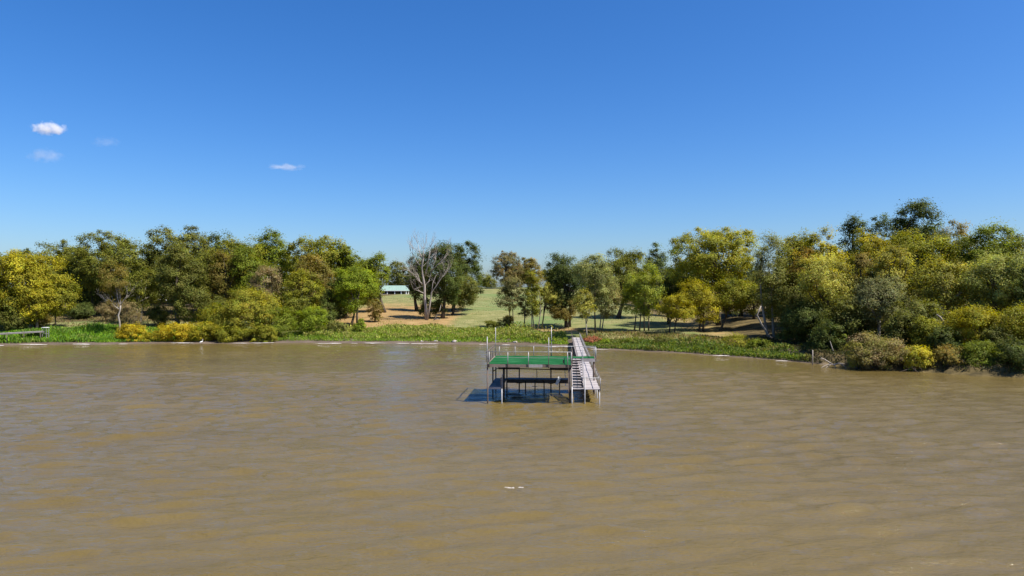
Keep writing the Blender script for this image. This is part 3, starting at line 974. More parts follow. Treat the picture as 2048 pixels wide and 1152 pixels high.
tree('woodland_tree', 'pale windblown tree near the photo edge above the mustard shrubs', 1992, 502, 138, 630, 91, ((0.17, 0.172, 0.045), (0.095, 0.105, 0.02)), leaf=0.26, vary=0.34, nlobe=11)
tree('woodland_tree', 'dark olive tree behind the pinkish bush, dipping to the bank', 1690, 590, 108, 690, 93, 'dark_olive', leaf=0.26)
tree('woodland_tree', 'dark olive tree behind the yellow round bush', 1832, 590, 108, 690, 88, 'dark_olive', leaf=0.26)
tree('woodland_tree', 'shadowy green tree cut by the photo edge below the skyline', 2072, 520, 97, 660, 86, 'dark', leaf=0.26)
tree('woodland_tree', 'shadowy tree at the cove behind the wooden stake', 1618, 600, 92, 690, 98, 'dark', leaf=0.26)
bush('bank_shrub', 'mustard-yellow feathery shrub, larger of two on the right bank', 1944, 610, 112, 706, 82.4, 'yellow_green', leaf=0.2, nlobe=9, over=True)
bush('bank_shrub', 'mustard-yellow feathery shrub cut by the photo edge', 2026, 608, 96, 700, 80.4, ((0.155, 0.14, 0.014), (0.10, 0.105, 0.014)), leaf=0.2, nlobe=9, over=True)
bush('bank_shrub', 'olive feathery shrub left of the larger mustard shrub', 1858, 632, 72, 706, 83.4, 'olive_yellow', leaf=0.2, over=True)
bush('bank_shrub', 'dark green shrub at the waterline under the mustard shrubs', 1965, 680, 84, 752, 77.1, 'green', leaf=0.2, over=True)
bush('bank_shrub', 'dark shrub hanging over the water at the photo edge', 2042, 676, 82, 762, 74.6, 'dark', leaf=0.2, over=True)
bush('bank_shrub', 'green and pinkish bush bulging over the undercut bank', 1752, 664, 104, 742, 80.6, ((0.115, 0.110, 0.024), (0.16, 0.115, 0.062)), leaf=0.19, nlobe=8, over=True)
bush('bank_shrub', 'pale yellow-green bush beside the driftwood', 1714, 682, 48, 736, 81.1, 'pale', leaf=0.18, over=True)
bush('bank_shrub', 'round bright yellow bush right of the pinkish bush', 1838, 690, 62, 740, 79.1, ((0.24, 0.20, 0.02), (0.13, 0.135, 0.02)), leaf=0.2, over=True)
bush('bank_shrub', 'olive bush with orange leaves right of the yellow round bush', 1902, 690, 66, 746, 78.1, ((0.09, 0.09, 0.022), (0.18, 0.12, 0.025)), leaf=0.19, over=True)
bush('bank_shrub', 'low dark green bush trailing into the water below the mustard shrubs', 1938, 700, 60, 752, 77.6, 'dark_olive', leaf=0.19, over=True)
bush('bank_shrub', 'dark trailing bush over the waterline beside the photo edge shrub', 2000, 706, 56, 756, 76.0, 'dark', leaf=0.19, over=True)
bush('bank_shrub', 'reddish twig bush low on the bank near the photo edge', 2008, 722, 24, 754, 75.6, ((0.10, 0.045, 0.03), (0.08, 0.05, 0.03)), leaf=0.16, over=True)

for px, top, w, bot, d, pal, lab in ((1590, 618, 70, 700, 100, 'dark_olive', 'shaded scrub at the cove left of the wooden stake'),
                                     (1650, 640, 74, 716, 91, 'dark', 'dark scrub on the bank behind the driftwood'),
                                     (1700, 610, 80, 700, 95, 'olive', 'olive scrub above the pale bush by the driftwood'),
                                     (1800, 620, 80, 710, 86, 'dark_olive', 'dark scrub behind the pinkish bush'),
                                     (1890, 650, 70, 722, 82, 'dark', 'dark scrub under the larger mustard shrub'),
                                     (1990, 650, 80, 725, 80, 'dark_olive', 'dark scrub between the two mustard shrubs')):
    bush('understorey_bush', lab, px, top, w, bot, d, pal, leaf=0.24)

# low bank bushes between dock and cove
bush('bank_bush', 'broad yellow-green bush on the bank below the domed tree', 1470, 668, 84, 712, 103, 'olive_yellow', leaf=0.22)
bush('bank_bush', 'leafy green bush right of the broad bank bush', 1524, 676, 66, 714, 99, 'green', leaf=0.22)
bush('bank_bush', 'small bright bush next to the brush pile', 1210, 676, 28, 694, 113, 'bright_green', leaf=0.2)
bush('bank_bush', 'low green bush under the bright multi-trunk tree', 1268, 674, 52, 694, 112, 'green', leaf=0.2)
bush('bank_bush', 'low dark bush under the leaning twin-trunk tree', 1330, 672, 56, 698, 110, 'dark_olive', leaf=0.2)
bush('bank_bush', 'sparse low bush between leaning twin trunks and broad bank bush', 1405, 672, 40, 700, 108, 'olive', leaf=0.2, gap=0.2)
bush('bank_bush', 'low shaded bush at the cove beside the white crooked trunk', 1585, 690, 50, 722, 96, 'green', leaf=0.2)
bush('brush_pile', 'reddish brown heap of dead brush beside the walkway end', 1184, 671, 44, 688, 114.5, ((0.20, 0.085, 0.04), (0.12, 0.055, 0.03)), leaf=0.24, dens=0.9, stems=12, cat='brush pile')


# ------------------------------------------------------------------ weeds and reeds that nobody could count
def weeds(name, label, n, xr, tr, hr, cols, seed, leaf=0.26, upright=0.75, clump=True, thin=None):
    rng = np.random.default_rng(seed)
    x = rng.uniform(*xr, n)
    t = rng.uniform(*tr, n)
    y = shore(x) + t * 1.05
    patch = 0.5 + 0.5 * np.sin(x * 0.55 + 1.3 * np.sin(y * 0.4)) * np.sin(y * 0.8 + x * 0.17)
    if clump:
        ok = rng.random(n) < 0.35 + 0.65 * patch
        x, y, t, patch = x[ok], y[ok], t[ok], patch[ok]
    if thin is not None:
        ok = rng.random(len(x)) < thin(x, t)
        x, y, t, patch = x[ok], y[ok], t[ok], patch[ok]
    n = len(x)
    swell = np.clip(0.72 + 0.5 * np.sin(x * 0.23 + 1) * np.sin(x * 0.083 + y * 0.11) + 0.25 * np.sin(x * 0.71), 0.3, 1.35)
    H = swell * (hr[0] + (hr[1] - hr[0]) * (0.3 * rng.random(n) + 0.7 * patch))
    z = ground(x, y) + H * rng.random(n) ** 0.7
    C = np.stack([x, y, z], 1)
    Nn = unit(rng.normal(size=(n, 3)) * np.array((1, 1, 1 - upright)) + np.array((0.1, -0.35, 0.35)))
    sz = leaf * rng.uniform(0.6, 1.4, n)
    a = unit(np.stack([rng.normal(0, 0.35, n), rng.normal(0, 0.35, n), np.full(n, upright + 0.15)], 1))
    a = unit(a - Nn * (a * Nn).sum(1, keepdims=True))
    b = np.cross(Nn, a)
    Lh, Wh = (sz * 0.5 * (1 + upright))[:, None], (sz * 0.3)[:, None]
    V = np.stack([C - a * Lh, C - b * Wh, C + a * Lh, C + b * Wh], 1)
    cols = np.asarray(cols)
    k = np.clip((patch * 0.6 + rng.random(n) * 0.6) * len(cols) * 0.83, 0, len(cols) - 1).astype(int)
    col = cols[k] * 1.35 * np.exp(rng.normal(0, 0.2, (n, 1)))
    o = link(name, quad_mesh(name, V, 'leaf', np.clip(col, 0.004, 0.6)))
    NTRI[0] += 2 * n
    return tag(o, label, 'weeds', kind='stuff')


weeds('reeds', 'bright green reeds growing along the shore beside the jetty', 34000, (-92, -56), (2.4, 15), (0.2, 1.3),
      [(0.075, 0.17, 0.012), (0.125, 0.21, 0.016), (0.065, 0.13, 0.016), (0.15, 0.19, 0.035)], 1, 0.27, 0.95)
weeds('undergrowth', 'tall green weeds covering the bank left of the dock walkway', 46000, (-38, 9.5), (5.0, 19), (0.35, 1.5),
      [(0.15, 0.19, 0.02), (0.11, 0.17, 0.018), (0.20, 0.21, 0.04), (0.22, 0.21, 0.06), (0.10, 0.15, 0.018)], 2, 0.27, 0.45,
      thin=lambda x, t: np.where(t > 14 - 3.5 * np.clip((x + 4) / 10, 0, 1) + 3 * np.exp(-((x + 18) / 7) ** 2), 0.04, 1))
weeds('bank_grass', 'fresh low greenery edging the mud below the tall weeds', 15000, (-42, 9.5), (2.6, 8.0), (0.1, 0.7),
      [(0.11, 0.19, 0.014), (0.15, 0.20, 0.025), (0.085, 0.15, 0.014)], 3, 0.22, 0.6)
weeds('bank_greenery', 'dense broad-leaved greenery along the water right of the walkway', 25000, (11.5, 38.5), (1.0, 8.5), (0.15, 1.3),
      [(0.09, 0.13, 0.016), (0.06, 0.098, 0.014), (0.13, 0.15, 0.025), (0.065, 0.10, 0.02), (0.15, 0.13, 0.04)], 4, 0.25, 0.35)
weeds('dry_weeds', 'straw-coloured weeds between the bank greenery and the mown grass', 9000, (12, 44), (8, 18), (0.15, 0.6),
      [(0.22, 0.16, 0.07), (0.12, 0.12, 0.03), (0.17, 0.12, 0.055)], 5, 0.24, 0.7)
weeds('field_grass', 'short pale grass tufts scattered over the open field', 9000, (-45, 34), (15, 95), (0.02, 0.08),
      [(0.20, 0.23, 0.08), (0.24, 0.235, 0.10), (0.30, 0.25, 0.12), (0.17, 0.22, 0.07)], 6, 0.2, 0.3)
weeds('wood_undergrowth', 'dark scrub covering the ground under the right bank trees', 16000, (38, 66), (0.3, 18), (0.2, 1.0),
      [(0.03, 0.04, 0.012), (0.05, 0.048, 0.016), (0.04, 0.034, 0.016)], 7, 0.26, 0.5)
weeds('wood_floor_plants', 'low brown and green plants on the ground of the pavilion wood', 12000, (-110, -40), (16, 60), (0.1, 0.6),
      [(0.06, 0.075, 0.018), (0.14, 0.11, 0.045), (0.09, 0.10, 0.025)], 8, 0.28, 0.6)
print('leaf triangles', NTRI[0])

# ------------------------------------------------------------------ the dock
YAW = math.radians(-4.0)
DOCK = empty('boat_dock', (-2.05, 57.0, 0), YAW)
tag(DOCK, 'two-storey boat dock with green carpeted upper deck standing in the lake', 'dock')
ZU, ZL = 3.25, 1.25          # upper and lower deck heights
prng = np.random.default_rng(42)


def part(name, mat, parent, *boxes):
    b = MB()
    for q in boxes:
        b.box(*q)
    return b.build(name, mat, parent)


def pole(name, mat, parent, u, v, z0, z1, r=0.055, k=8):
    b = MB()
    b.tube([(u, v, z0), (u + prng.normal(0, 0.012), v + prng.normal(0, 0.012), z1)], r, k)
    return b.build(name, mat, parent, True)


def bar(name, mat, parent, p, q, r=0.03, sag=0.0, k=6):
    b = MB()
    p, q = np.array(p, float), np.array(q, float)
    pts = [p + (q - p) * t - np.array((0, 0, sag * 4 * t * (1 - t))) for t in np.linspace(0, 1, 5)]
    b.tube(pts, r, k)
    return b.build(name, mat, parent, True)


# upper deck: carpet sheets, framing, fascia boards
def carpet(u0, u1, v0, v1, seed):
    xs = np.linspace(u0, u1, max(3, int((u1 - u0) / 0.25)))
    ys = np.linspace(v0, v1, max(3, int((v1 - v0) / 0.25)))
    r = np.random.default_rng(seed)
    p = r.uniform(0, 6, 4)
    me, _, _ = grid_mesh('deck_carpet', xs, ys, lambda X, Y: ZU + 0.012 * np.sin(X * 1.7 + p[0]) * np.sin(Y * 2.3 + p[1]) + 0.008 * np.sin(X * 4.1 + p[2]), 'carpet')
    return link('deck_carpet', me, DOCK)


carpet(0.05, 6.95, 0.02, 5.17, 1)
carpet(0.05, 9.18, 5.27, 7.12, 2)
part('seam_board', 'plank_pale', DOCK, (0.06, 6.95, 5.18, 5.26, ZU - 0.02, ZU + 0.02))
frame = MB()
for v in (0.12, 1.4, 2.7, 4.0, 5.1, 7.0):
    frame.box(0.06, 6.94, v - 0.06, v + 0.06, ZU - 0.26, ZU - 0.06)
for u in np.arange(0.12, 6.9, 0.61):
    frame.box(u - 0.025, u + 0.025, 0.19, 6.93, ZU - 0.20, ZU - 0.055)
frame.box(6.96, 9.16, 5.26, 5.38, ZU - 0.24, ZU - 0.06)
frame.box(6.96, 9.16, 6.94, 7.06, ZU - 0.24, ZU - 0.06)
frame.box(0.04, 6.96, 0.05, 7.1, ZU - 0.052, ZU - 0.025)
frame.box(6.962, 9.17, 5.24, 7.1, ZU - 0.052, ZU - 0.025)
frame.build('deck_frame', 'steel_dark', DOCK)
for a, b in ((0.0, 1.62), (1.64, 3.32), (3.34, 4.6), (4.62, 7.0)):
    part('fascia_board', 'plank_pale' if a == 3.34 else 'fascia', DOCK, (a, b, -0.045, 0.0, ZU - 0.25 + prng.normal(0, 0.008), ZU - 0.01))
part('fascia_board', 'fascia', DOCK, (-0.045, -0.002, -0.02, 3.5, ZU - 0.24, ZU - 0.01))
part('fascia_board', 'fascia', DOCK, (-0.045, -0.002, 3.52, 7.15, ZU - 0.24, ZU - 0.01))
part('fascia_board', 'plank_pale', DOCK, (8.12, 9.2, 5.17, 5.215, ZU - 0.30, ZU - 0.02))
part('fascia_board', 'fascia', DOCK, (9.2, 9.245, 5.17, 7.15, ZU - 0.24, ZU - 0.01))
part('fascia_board', 'fascia', DOCK, (7.003, 7.046, 0.0, 5.1, ZU - 0.24, ZU - 0.01))
part('fascia_board', 'fascia', DOCK, (0.0, 4.6, 7.15, 7.195, ZU - 0.24, ZU - 0.01))
part('fascia_board', 'fascia', DOCK, (4.62, 9.2, 7.15, 7.195, ZU - 0.24, ZU - 0.01))

# posts standing in the lake
for u, v, r, mat, z1 in ((0.02, 0.06, 0.06, 'rust_pipe', ZU - 0.06), (0.12, 3.4, 0.06, 'steel_dark', ZU - 0.06), (0.05, 6.98, 0.06, 'steel_dark', ZU - 0.06),
                     (1.25, 1.4, 0.09, 'steel_dark', ZU - 0.26), (1.3, 4.2, 0.06, 'steel_dark', ZU - 0.06), (2.25, 6.9, 0.06, 'steel_dark', ZU - 0.06),
                     (5.2, 6.9, 0.06, 'steel_dark', ZU - 0.06), (6.86, 0.4, 0.10, 'steel_dark', ZU - 0.26), (6.88, 3.6, 0.07, 'steel_dark', ZU - 0.06),
                     (6.9, 6.9, 0.07, 'steel_dark', ZU - 0.06), (9.12, 5.32, 0.07, 'rust_pipe', ZU - 0.06), (9.14, 7.0, 0.07, 'rust_pipe', ZU - 0.06)):
    pole('support_post', mat, DOCK, u, v, -2.2, z1, r)
part('support_beam', 'fascia', DOCK, (6.72, 6.80, 0.02, 0.10, ZL - 0.35, ZU - 0.26))
for u in (2.9, 3.75, 4.6, 6.0):
    pole('catwalk_post', 'steel_dark', DOCK, u, 5.55, -2.2, ZL - 0.1, 0.05)
for u, v, z in ((2.25, 6.86, 0.72), (5.2, 6.86, 0.72), (3.75, 5.5, 0.62), (1.3, 4.15, 0.66), (6.86, 0.32, 0.95)):
    bar('cross_bracket', 'steel_dark', DOCK, (u - 0.25, v, z), (u + 0.25, v, z), 0.025)

# tall bare poles of a former canopy
for u, v, z1 in ((-0.01, -0.1, 5.55), (0.02, 7.08, 5.9), (5.1, -0.1, 5.5), (5.25, 7.08, 5.95)):
    pole('canopy_pole', 'pipe', DOCK, u, v, ZU - 0.3, z1, 0.034)
bar('pole_clamp', 'steel_dark', DOCK, (5.2, 7.05, 4.72), (5.55, 7.05, 4.70), 0.035)


# railings
def railing(pts, posts, h=1.05, mat='pipe', r=0.028, pr=0.035, low=0.27):
    pts = [np.array(p, float) for p in pts]
    b = MB()
    b.tube(pts, r, 6)
    o = b.build('railing', mat, DOCK, True)
    for (u, v, z) in posts:
        pole('rail_post', mat, o, u, v, z - low, z + h, pr, 6)
    return o


railing([(0.0, -0.08, ZU + 1.05), (2.4, -0.08, ZU + 1.03), (4.6, -0.08, ZU + 1.05), (7.0, -0.08, ZU + 1.05)],
        [(0.15, -0.08, ZU), (1.7, -0.08, ZU), (3.42, -0.08, ZU), (5.1, -0.09, ZU), (6.68, -0.08, ZU), (6.98, -0.08, ZU)])
railing([(0.0, 7.22, ZU + 0.92), (4.0, 7.22, ZU + 0.9), (9.22, 7.22, ZU + 0.92)],
        [(0.35, 7.22, ZU), (1.85, 7.22, ZU), (3.6, 7.22, ZU), (5.2, 7.22, ZU), (7.1, 7.22, ZU), (9.2, 7.22, ZU)], h=0.92, mat='pipe')
railing([(-0.08, -0.05, ZU + 1.0), (-0.08, 3.5, ZU + 1.02), (-0.08, 7.2, ZU + 0.98)], [(-0.08, 1.8, ZU), (-0.08, 3.6, ZU), (-0.08, 5.4, ZU)], h=1.0, mat='rust_pipe', r=0.045)
railing([(9.28, 5.17, ZU + 0.98), (9.28, 7.2, ZU + 0.96)], [(9.28, 5.2, ZU), (9.28, 6.3, ZU)], h=0.98)
railing([(7.08, -0.08, ZU + 1.05), (7.08, 5.0, ZU + 1.03)], [(7.08, 1.7, ZU), (7.08, 3.4, ZU), (7.08, 5.0, ZU)], h=1.03, mat='rust_pipe', r=0.025)
railing([(8.1, 5.15, ZU + 1.0), (9.28, 5.15, ZU + 0.98)], [(8.1, 5.12, ZU)], h=1.0)
bar('rail_brace', 'pipe', DOCK, (-0.1, -0.02, ZU + 0.75), (0.2, -0.02, ZU + 0.15), 0.025)
bar('rail_brace', 'pipe', DOCK, (-0.1, 0.4, ZU + 0.15), (-0.1, 0.05, ZU + 0.95), 0.025)
part('deck_cleat', 'steel_dark', DOCK, (6.28, 6.38, 0.75, 0.85, ZU, ZU + 0.32))

# staircase from the landing up to the rear strip of the upper deck
stair = empty('staircase', (0, 0, 0), 0, DOCK)
NST = 11
for i in range(NST):
    z = ZL + (ZU - ZL) * (i + 0.6) / NST
    v = 0.62 + 4.5 * (i + 0.3) / NST
    tb = MB().box(7.11, 7.98, v, v + 0.33, z - 0.05, z)
    o = tb.build('tread', 'plank_pale', stair)
for u in (7.07, 8.0):
    sb = MB()
    sb.add([(u - .02, 0.55, ZL), (u + .035, 0.55, ZL), (u + .035, 5.15, ZU - .02), (u - .02, 5.15, ZU - .02),
            (u - .02, 0.55, ZL + .22), (u + .035, 0.55, ZL + .22), (u + .035, 4.7, ZU + .02), (u - .02, 4.7, ZU + .02)],
           [(0, 1, 2, 3), (4, 7, 6, 5), (0, 4, 5, 1), (3, 2, 6, 7), (0, 3, 7, 4), (1, 5, 6, 2)])
    sb.build('stringer', 'plank_pale' if u < 7.5 else 'plank_grey', stair)
b = MB()
b.tube([(8.04, 0.1, ZL + 0.92), (8.04, 0.8, ZL + 0.98), (8.04, 5.1, ZU + 0.98)], 0.025, 6)
b.build('handrail', 'pipe', stair, True)
part('header_board', 'plank_pale', DOCK, (7.08, 8.1, 5.17, 5.215, ZU - 0.26, ZU - 0.02))

# left finger deck, rear catwalk, landing
finger = empty('finger_deck', (0, 0, 0), 0, DOCK)
for i in range(20):
    v = 0.5 + i * 0.295
    part('plank', 'plank_grey', finger, (0.06, 1.14, v, v + 0.27, ZL - 0.04, ZL + prng.normal(0, 0.004)))
part('edge_board', 'plank_pale', finger, (0.05, 1.1, 0.44, 0.485, ZL - 0.16, ZL + 0.012))
part('joist', 'steel_dark', finger, (0.10, 0.18, 0.5, 6.4, ZL - 0.18, ZL - 0.045), (1.02, 1.10, 0.5, 6.4, ZL - 0.18, ZL - 0.045))
part('upright_board', 'plank_pale', finger, (1.16, 1.21, 0.5, 0.78, ZL - 0.25, ZL + 1.05))
part('upright_board', 'fascia', finger, (1.0, 1.12, 1.1, 1.15, ZL - 0.02, ZL + 0.75))
pole('support_post', 'pipe', finger, 1.18, 0.4, -2.2, ZL - 0.1, 0.05)
pole('support_post', 'steel_dark', finger, 1.08, 3.6, -2.2, ZL - 0.1, 0.05)
bar('finger_rail', 'steel_dark', finger, (0.1, 3.5, ZL + 0.95), (0.35, 6.4, ZL + 0.95), 0.04)
catwalk = empty('catwalk', (0, 0, 0), 0, DOCK)
for i in range(10):
    u = 1.2 + i * 0.565
    part('plank', 'plank_grey', catwalk, (u, u + 0.545, 5.6, 6.75, ZL - 0.05, ZL - 0.01 + prng.normal(0, 0.004)))
part('edge_beam', 'steel_dark', catwalk, (1.2, 6.85, 5.54, 5.595, ZL - 0.33, ZL))
part('edge_beam', 'steel_dark', catwalk, (1.2, 6.85, 6.755, 6.81, ZL - 0.33, ZL))
bar('catwalk_rail', 'steel_dark', catwalk, (0.35, 6.78, 2.12), (6.9, 6.78, 2.0), 0.05)
part('catwalk_rail_board', 'steel_dark', catwalk, (0.3, 2.3, 6.72, 6.76, 2.02, 2.2))
part('catwalk_rail_board', 'steel_dark', catwalk, (5.1, 6.8, 6.72, 6.76, 2.02, 2.2))
pole('rail_post', 'steel_dark', catwalk, 3.9, 6.8, ZL, 2.05, 0.03)
landing = empty('landing', (0, 0, 0), 0, DOCK)
for i in range(2):
    v = 0.0 + i * 0.29
    part('plank', 'plank_pale', landing, (7.0, 8.02, v, v + 0.275, ZL - 0.05, ZL + 0.004))
part('joist', 'steel_dark', landing, (7.0, 8.02, 0.03, 0.1, ZL - 0.22, ZL - 0.052), (7.0, 8.02, 0.45, 0.52, ZL - 0.22, ZL - 0.052))
pole('support_post', 'pipe', landing, 7.03, -0.06, -2.2, ZL + 0.2, 0.05)
pole('support_post', 'pipe', landing, 8.08, -0.06, -2.2, ZL + 1.0, 0.05)
b = MB()
b.tube([(7.05, -0.06, ZL + 0.9), (8.1, -0.06, ZL + 0.92), (9.33, -0.06, ZL + 0.92)], 0.035, 6)
b.build('front_rail', 'pipe', landing, True)

# pale loose board leaning on the catwalk
o = part('loose_board', 'white_paint', None, (-0.14, 0.14, -0.02, 0.02, 0.0, 0.75))
cu = Matrix.Rotation(YAW, 4, 'Z') @ Vector((5.72, 5.42, 0))
o.location = (-2.05 + cu.x, 57.0 + cu.y, ZL - 0.42)
o.rotation_euler = (math.radians(-14), math.radians(24), YAW)
tag(o, 'pale loose board leaning against the dark catwalk of the dock', 'board')

# ------------------------------------------------------------------ walkway to the shore
WALK = empty('walkway', (-2.05, 57.0, 0), YAW)
tag(WALK, 'long pale plank walkway on pipe legs from the bank to the dock', 'walkway')
NP, PITCH = 59, 1.0
pm = []
for k in range(4):
    b = MB()
    for j in range(3):
        b.box(-0.645 + prng.normal(0, 0.012), 0.645 + prng.normal(0, 0.012), 0.01 + j * 0.328, 0.325 + j * 0.328, -0.05, 0.0 + prng.normal(0, 0.004))
    pm.append(b.mesh('panel', 'plank_pale'))
for i in range(NP):
    o = link('panel', pm[i % 4], WALK, (8.68 + prng.normal(0, 0.012), i * PITCH, ZL + prng.normal(0, 0.008)), (prng.normal(0, 0.006), prng.normal(0, 0.008), prng.normal(0, 0.005)))
for u in (8.12, 9.24):
    part('stringer', 'steel_dark', WALK, (u - 0.04, u + 0.04, 0.0, NP * PITCH - 2.0, ZL - 0.24, ZL - 0.075))
for i in range(0, 18):
    v = 0.05 + i * 3.2
    for u in (8.1, 9.3):
        x, y = 8.7, v
        pole('leg', 'rust_pipe' if u < 9 else 'pipe', WALK, u, v, -2.2 if v < 50 else -0.6, ZL - 0.05, 0.045, 6)
for i in range(0, 30):
    v = 0.0 + i * 2.0
    pole('rail_post', 'pipe', WALK, 9.36, v, ZL - 0.15, ZL + 0.92, 0.03, 6)
b = MB()
b.tube([(9.36 + 0.015 * math.sin(i * 1.7), i * 2.0, ZL + 0.92 + 0.02 * math.sin(i * 2.1)) for i in range(30)], 0.035, 6)
b.build('handrail', 'rust_pipe', WALK, True)
for i in range(5, 30):
    if i % 2:
        pole('rail_post', 'rust_pipe', WALK, 8.0, i * 2.0, ZL - 0.15, ZL + 0.92, 0.025, 6)
b = MB()
b.tube([(8.0, i * 2.0, ZL + 0.92 + 0.02 * math.sin(i * 1.3)) for i in range(5, 30)], 0.03, 6)
b.build('handrail', 'rust_pipe', WALK, True)

# ------------------------------------------------------------------ pavilion on the rise
pd = 288.0
pvX0, pvX1 = at(763, pd), at(814.5, pd)
pvz = gz((pvX0 + pvX1) / 2, pd)
pv = tag(empty('pavilion', ((pvX0 + pvX1) / 2, pd, pvz)), 'open pavilion with pale green metal roof and white posts', 'pavilion')
hw = (pvX1 - pvX0) / 2
ze = zat(581, pd) - pvz
zr = zat(571, pd) - pvz
b = MB()
ov = 0.4
b.add([(-hw - ov, -3.2, ze), (hw + ov, -3.2, ze), (hw - 0.9, 0.3, zr), (-hw + 0.9, 0.3, zr), (hw + ov, 3.8, ze), (-hw - ov, 3.8, ze),
       (-hw - ov, -3.2, ze - .18), (hw + ov, -3.2, ze - .18), (hw + ov, 3.8, ze - .18), (-hw - ov, 3.8, ze - .18)],
      [(0, 1, 2, 3), (4, 5, 3, 2), (1, 4, 2), (5, 0, 3), (6, 7, 1, 0), (7, 8, 4, 1), (8, 9, 5, 4), (9, 6, 0, 5), (9, 8, 7, 6)])
roof = b.build('roof', 'roof_green', pv)
for k in range(14):
    u = -hw + 1.0 + k * (2 * hw - 2.0) / 13
    bar('roof_seam', 'roof_green', roof, (u * (hw + ov) / (hw - 0.9) * 0.97, -3.18, ze + 0.02), (u, 0.28, zr + 0.02), 0.025)
part('fascia', 'white_paint', roof, (-hw - ov, hw + ov, -3.25, -3.203, ze - 0.2, ze + 0.01))
for u in (-hw, -hw * 0.45, hw * 0.12, hw * 0.62, hw):
    part('post', 'white_paint', pv, (u - 0.16, u + 0.16, -3.0, -2.68, -0.1, ze - 0.18))
for u in (-hw, hw):
    part('post', 'white_paint', pv, (u - 0.16, u + 0.16, 3.2, 3.5, -0.1, ze - 0.18))
part('back_wall', 'stone_wall', pv, (-hw, hw * 0.7, 2.2, 2.4, -0.1, ze - 0.18))
for u in (-hw * 0.15, hw * 0.35):
    part('doorway', 'dark_door', pv, (u - 0.5, u + 0.5, 2.15, 2.198, 0.0, 1.7))
part('floor_slab', 'stone', pv, (-hw - 0.2, hw + 0.2, -3.2, 3.7, -0.15, 0.06))

# small white building glimpsed through the wood
wd = 200.0
wX = at(309, wd)
wz = gz(wX, wd)
wb = tag(empty('white_building', (wX, wd, wz)), 'small white building glimpsed between trunks behind the massive dark oak', 'building')
part('wall', 'white_paint', wb, (-2.6, 2.6, -2, 2, -0.2, 2.4))
b = MB()
b.add([(-2.9, -2.3, 2.4), (2.9, -2.3, 2.4), (2.9, 2.3, 2.4), (-2.9, 2.3, 2.4), (-2.9, 0, 3.5), (2.9, 0, 3.5)], [(0, 1, 5, 4), (2, 3, 4, 5), (1, 2, 5), (3, 0, 4), (3, 2, 1, 0)])
b.build('roof', 'roof_dark', wb)
part('door', 'dark_door', wb, (-0.45, 0.45, -2.05, -2.003, -0.1, 1.9))
part('window', 'dark_door', wb, (1.2, 2.0, -2.05, -2.003, 1.0, 1.8))

# ------------------------------------------------------------------ low jetty on the left shore with its table
j0 = np.array((at(86, 121.5), 121.5))
j1 = np.array((at(-70, 113.0), 113.0))
jv = j1 - j0
jl = float(np.linalg.norm(jv))
JET = tag(empty('jetty', (j0[0], j0[1], 1.95), math.atan2(jv[1], jv[0])), 'low weathered jetty running out of the photo beside the bright reeds', 'jetty')
for i in range(int(jl / 0.3)):
    part('plank', 'plank_grey', JET, (i * 0.3, i * 0.3 + 0.285, -0.75, 0.75, -0.05 - 0.012 * i * 0.3, -0.012 * i * 0.3 + prng.normal(0, 0.006)))
for v in (-0.65, 0.65):
    b = MB()
    b.tube([(0, v, -0.16), (jl, v, -0.16 - 0.012 * jl)], 0.09, 4)
    b.build('joist', 'plank_grey', JET)
    for i in range(5):
        u = 0.6 + i * (jl - 1.2) / 4
        pole('post', 'bark', JET, u, v * 1.1, -2.6, -0.05 - 0.012 * u, 0.07, 7)
tX, tD = at(91, 121.3), 121.3
TB = tag(empty('cleaning_table', (tX, tD, gz(tX, tD))), 'small table with a white top at the landward end of the jetty', 'table')
th = zat(654.5, tD) - gz(tX, tD)
part('table_top', 'white_paint', TB, (-0.45, 0.45, -0.4, 0.4, th - 0.08, th))
for a in (-0.36, 0.36):
    for c in (-0.3, 0.3):
        part('leg', 'plank_grey', TB, (a - 0.04, a + 0.04, c - 0.04, c + 0.04, -0.05, th - 0.08))
part('shelf', 'plank_grey', TB, (-0.36, 0.36, -0.3, 0.3, th * 0.45, th * 0.45 + 0.04))

# ------------------------------------------------------------------ egret in the shallows
eX, eD = at(403, 115.0), 115.0
EG = tag(empty('egret', (eX, eD, 0.0), math.radians(35)), 'white egret standing in the shallows below the golden-green bush', 'bird')
b = MB()
b.tube([(-0.34, 0, 0.42), (-0.2, 0, 0.47), (0.0, 0, 0.53), (0.13, 0, 0.58), (0.19, 0, 0.66), (0.15, 0, 0.74), (0.12, 0, 0.82), (0.15, 0, 0.90), (0.20, 0, 0.935), (0.26, 0, 0.93)],
       [0.015, 0.075, 0.115, 0.09, 0.045, 0.032, 0.028, 0.028, 0.036, 0.015], 8)
b.build('body', 'feather', EG, True)
b = MB()
b.tube([(0.25, 0, 0.93), (0.40, 0, 0.915)], [0.014, 0.003], 6)
b.build('beak', 'beak', EG, True)
for s in (-1, 1):
    b = MB()
    b.tube([(0.0, 0.04 * s, 0.48), (0.03, 0.045 * s, 0.25), (0.0, 0.045 * s, -0.2)], [0.014, 0.012, 0.01], 5)
    b.build('leg', 'dark_door', EG, True)

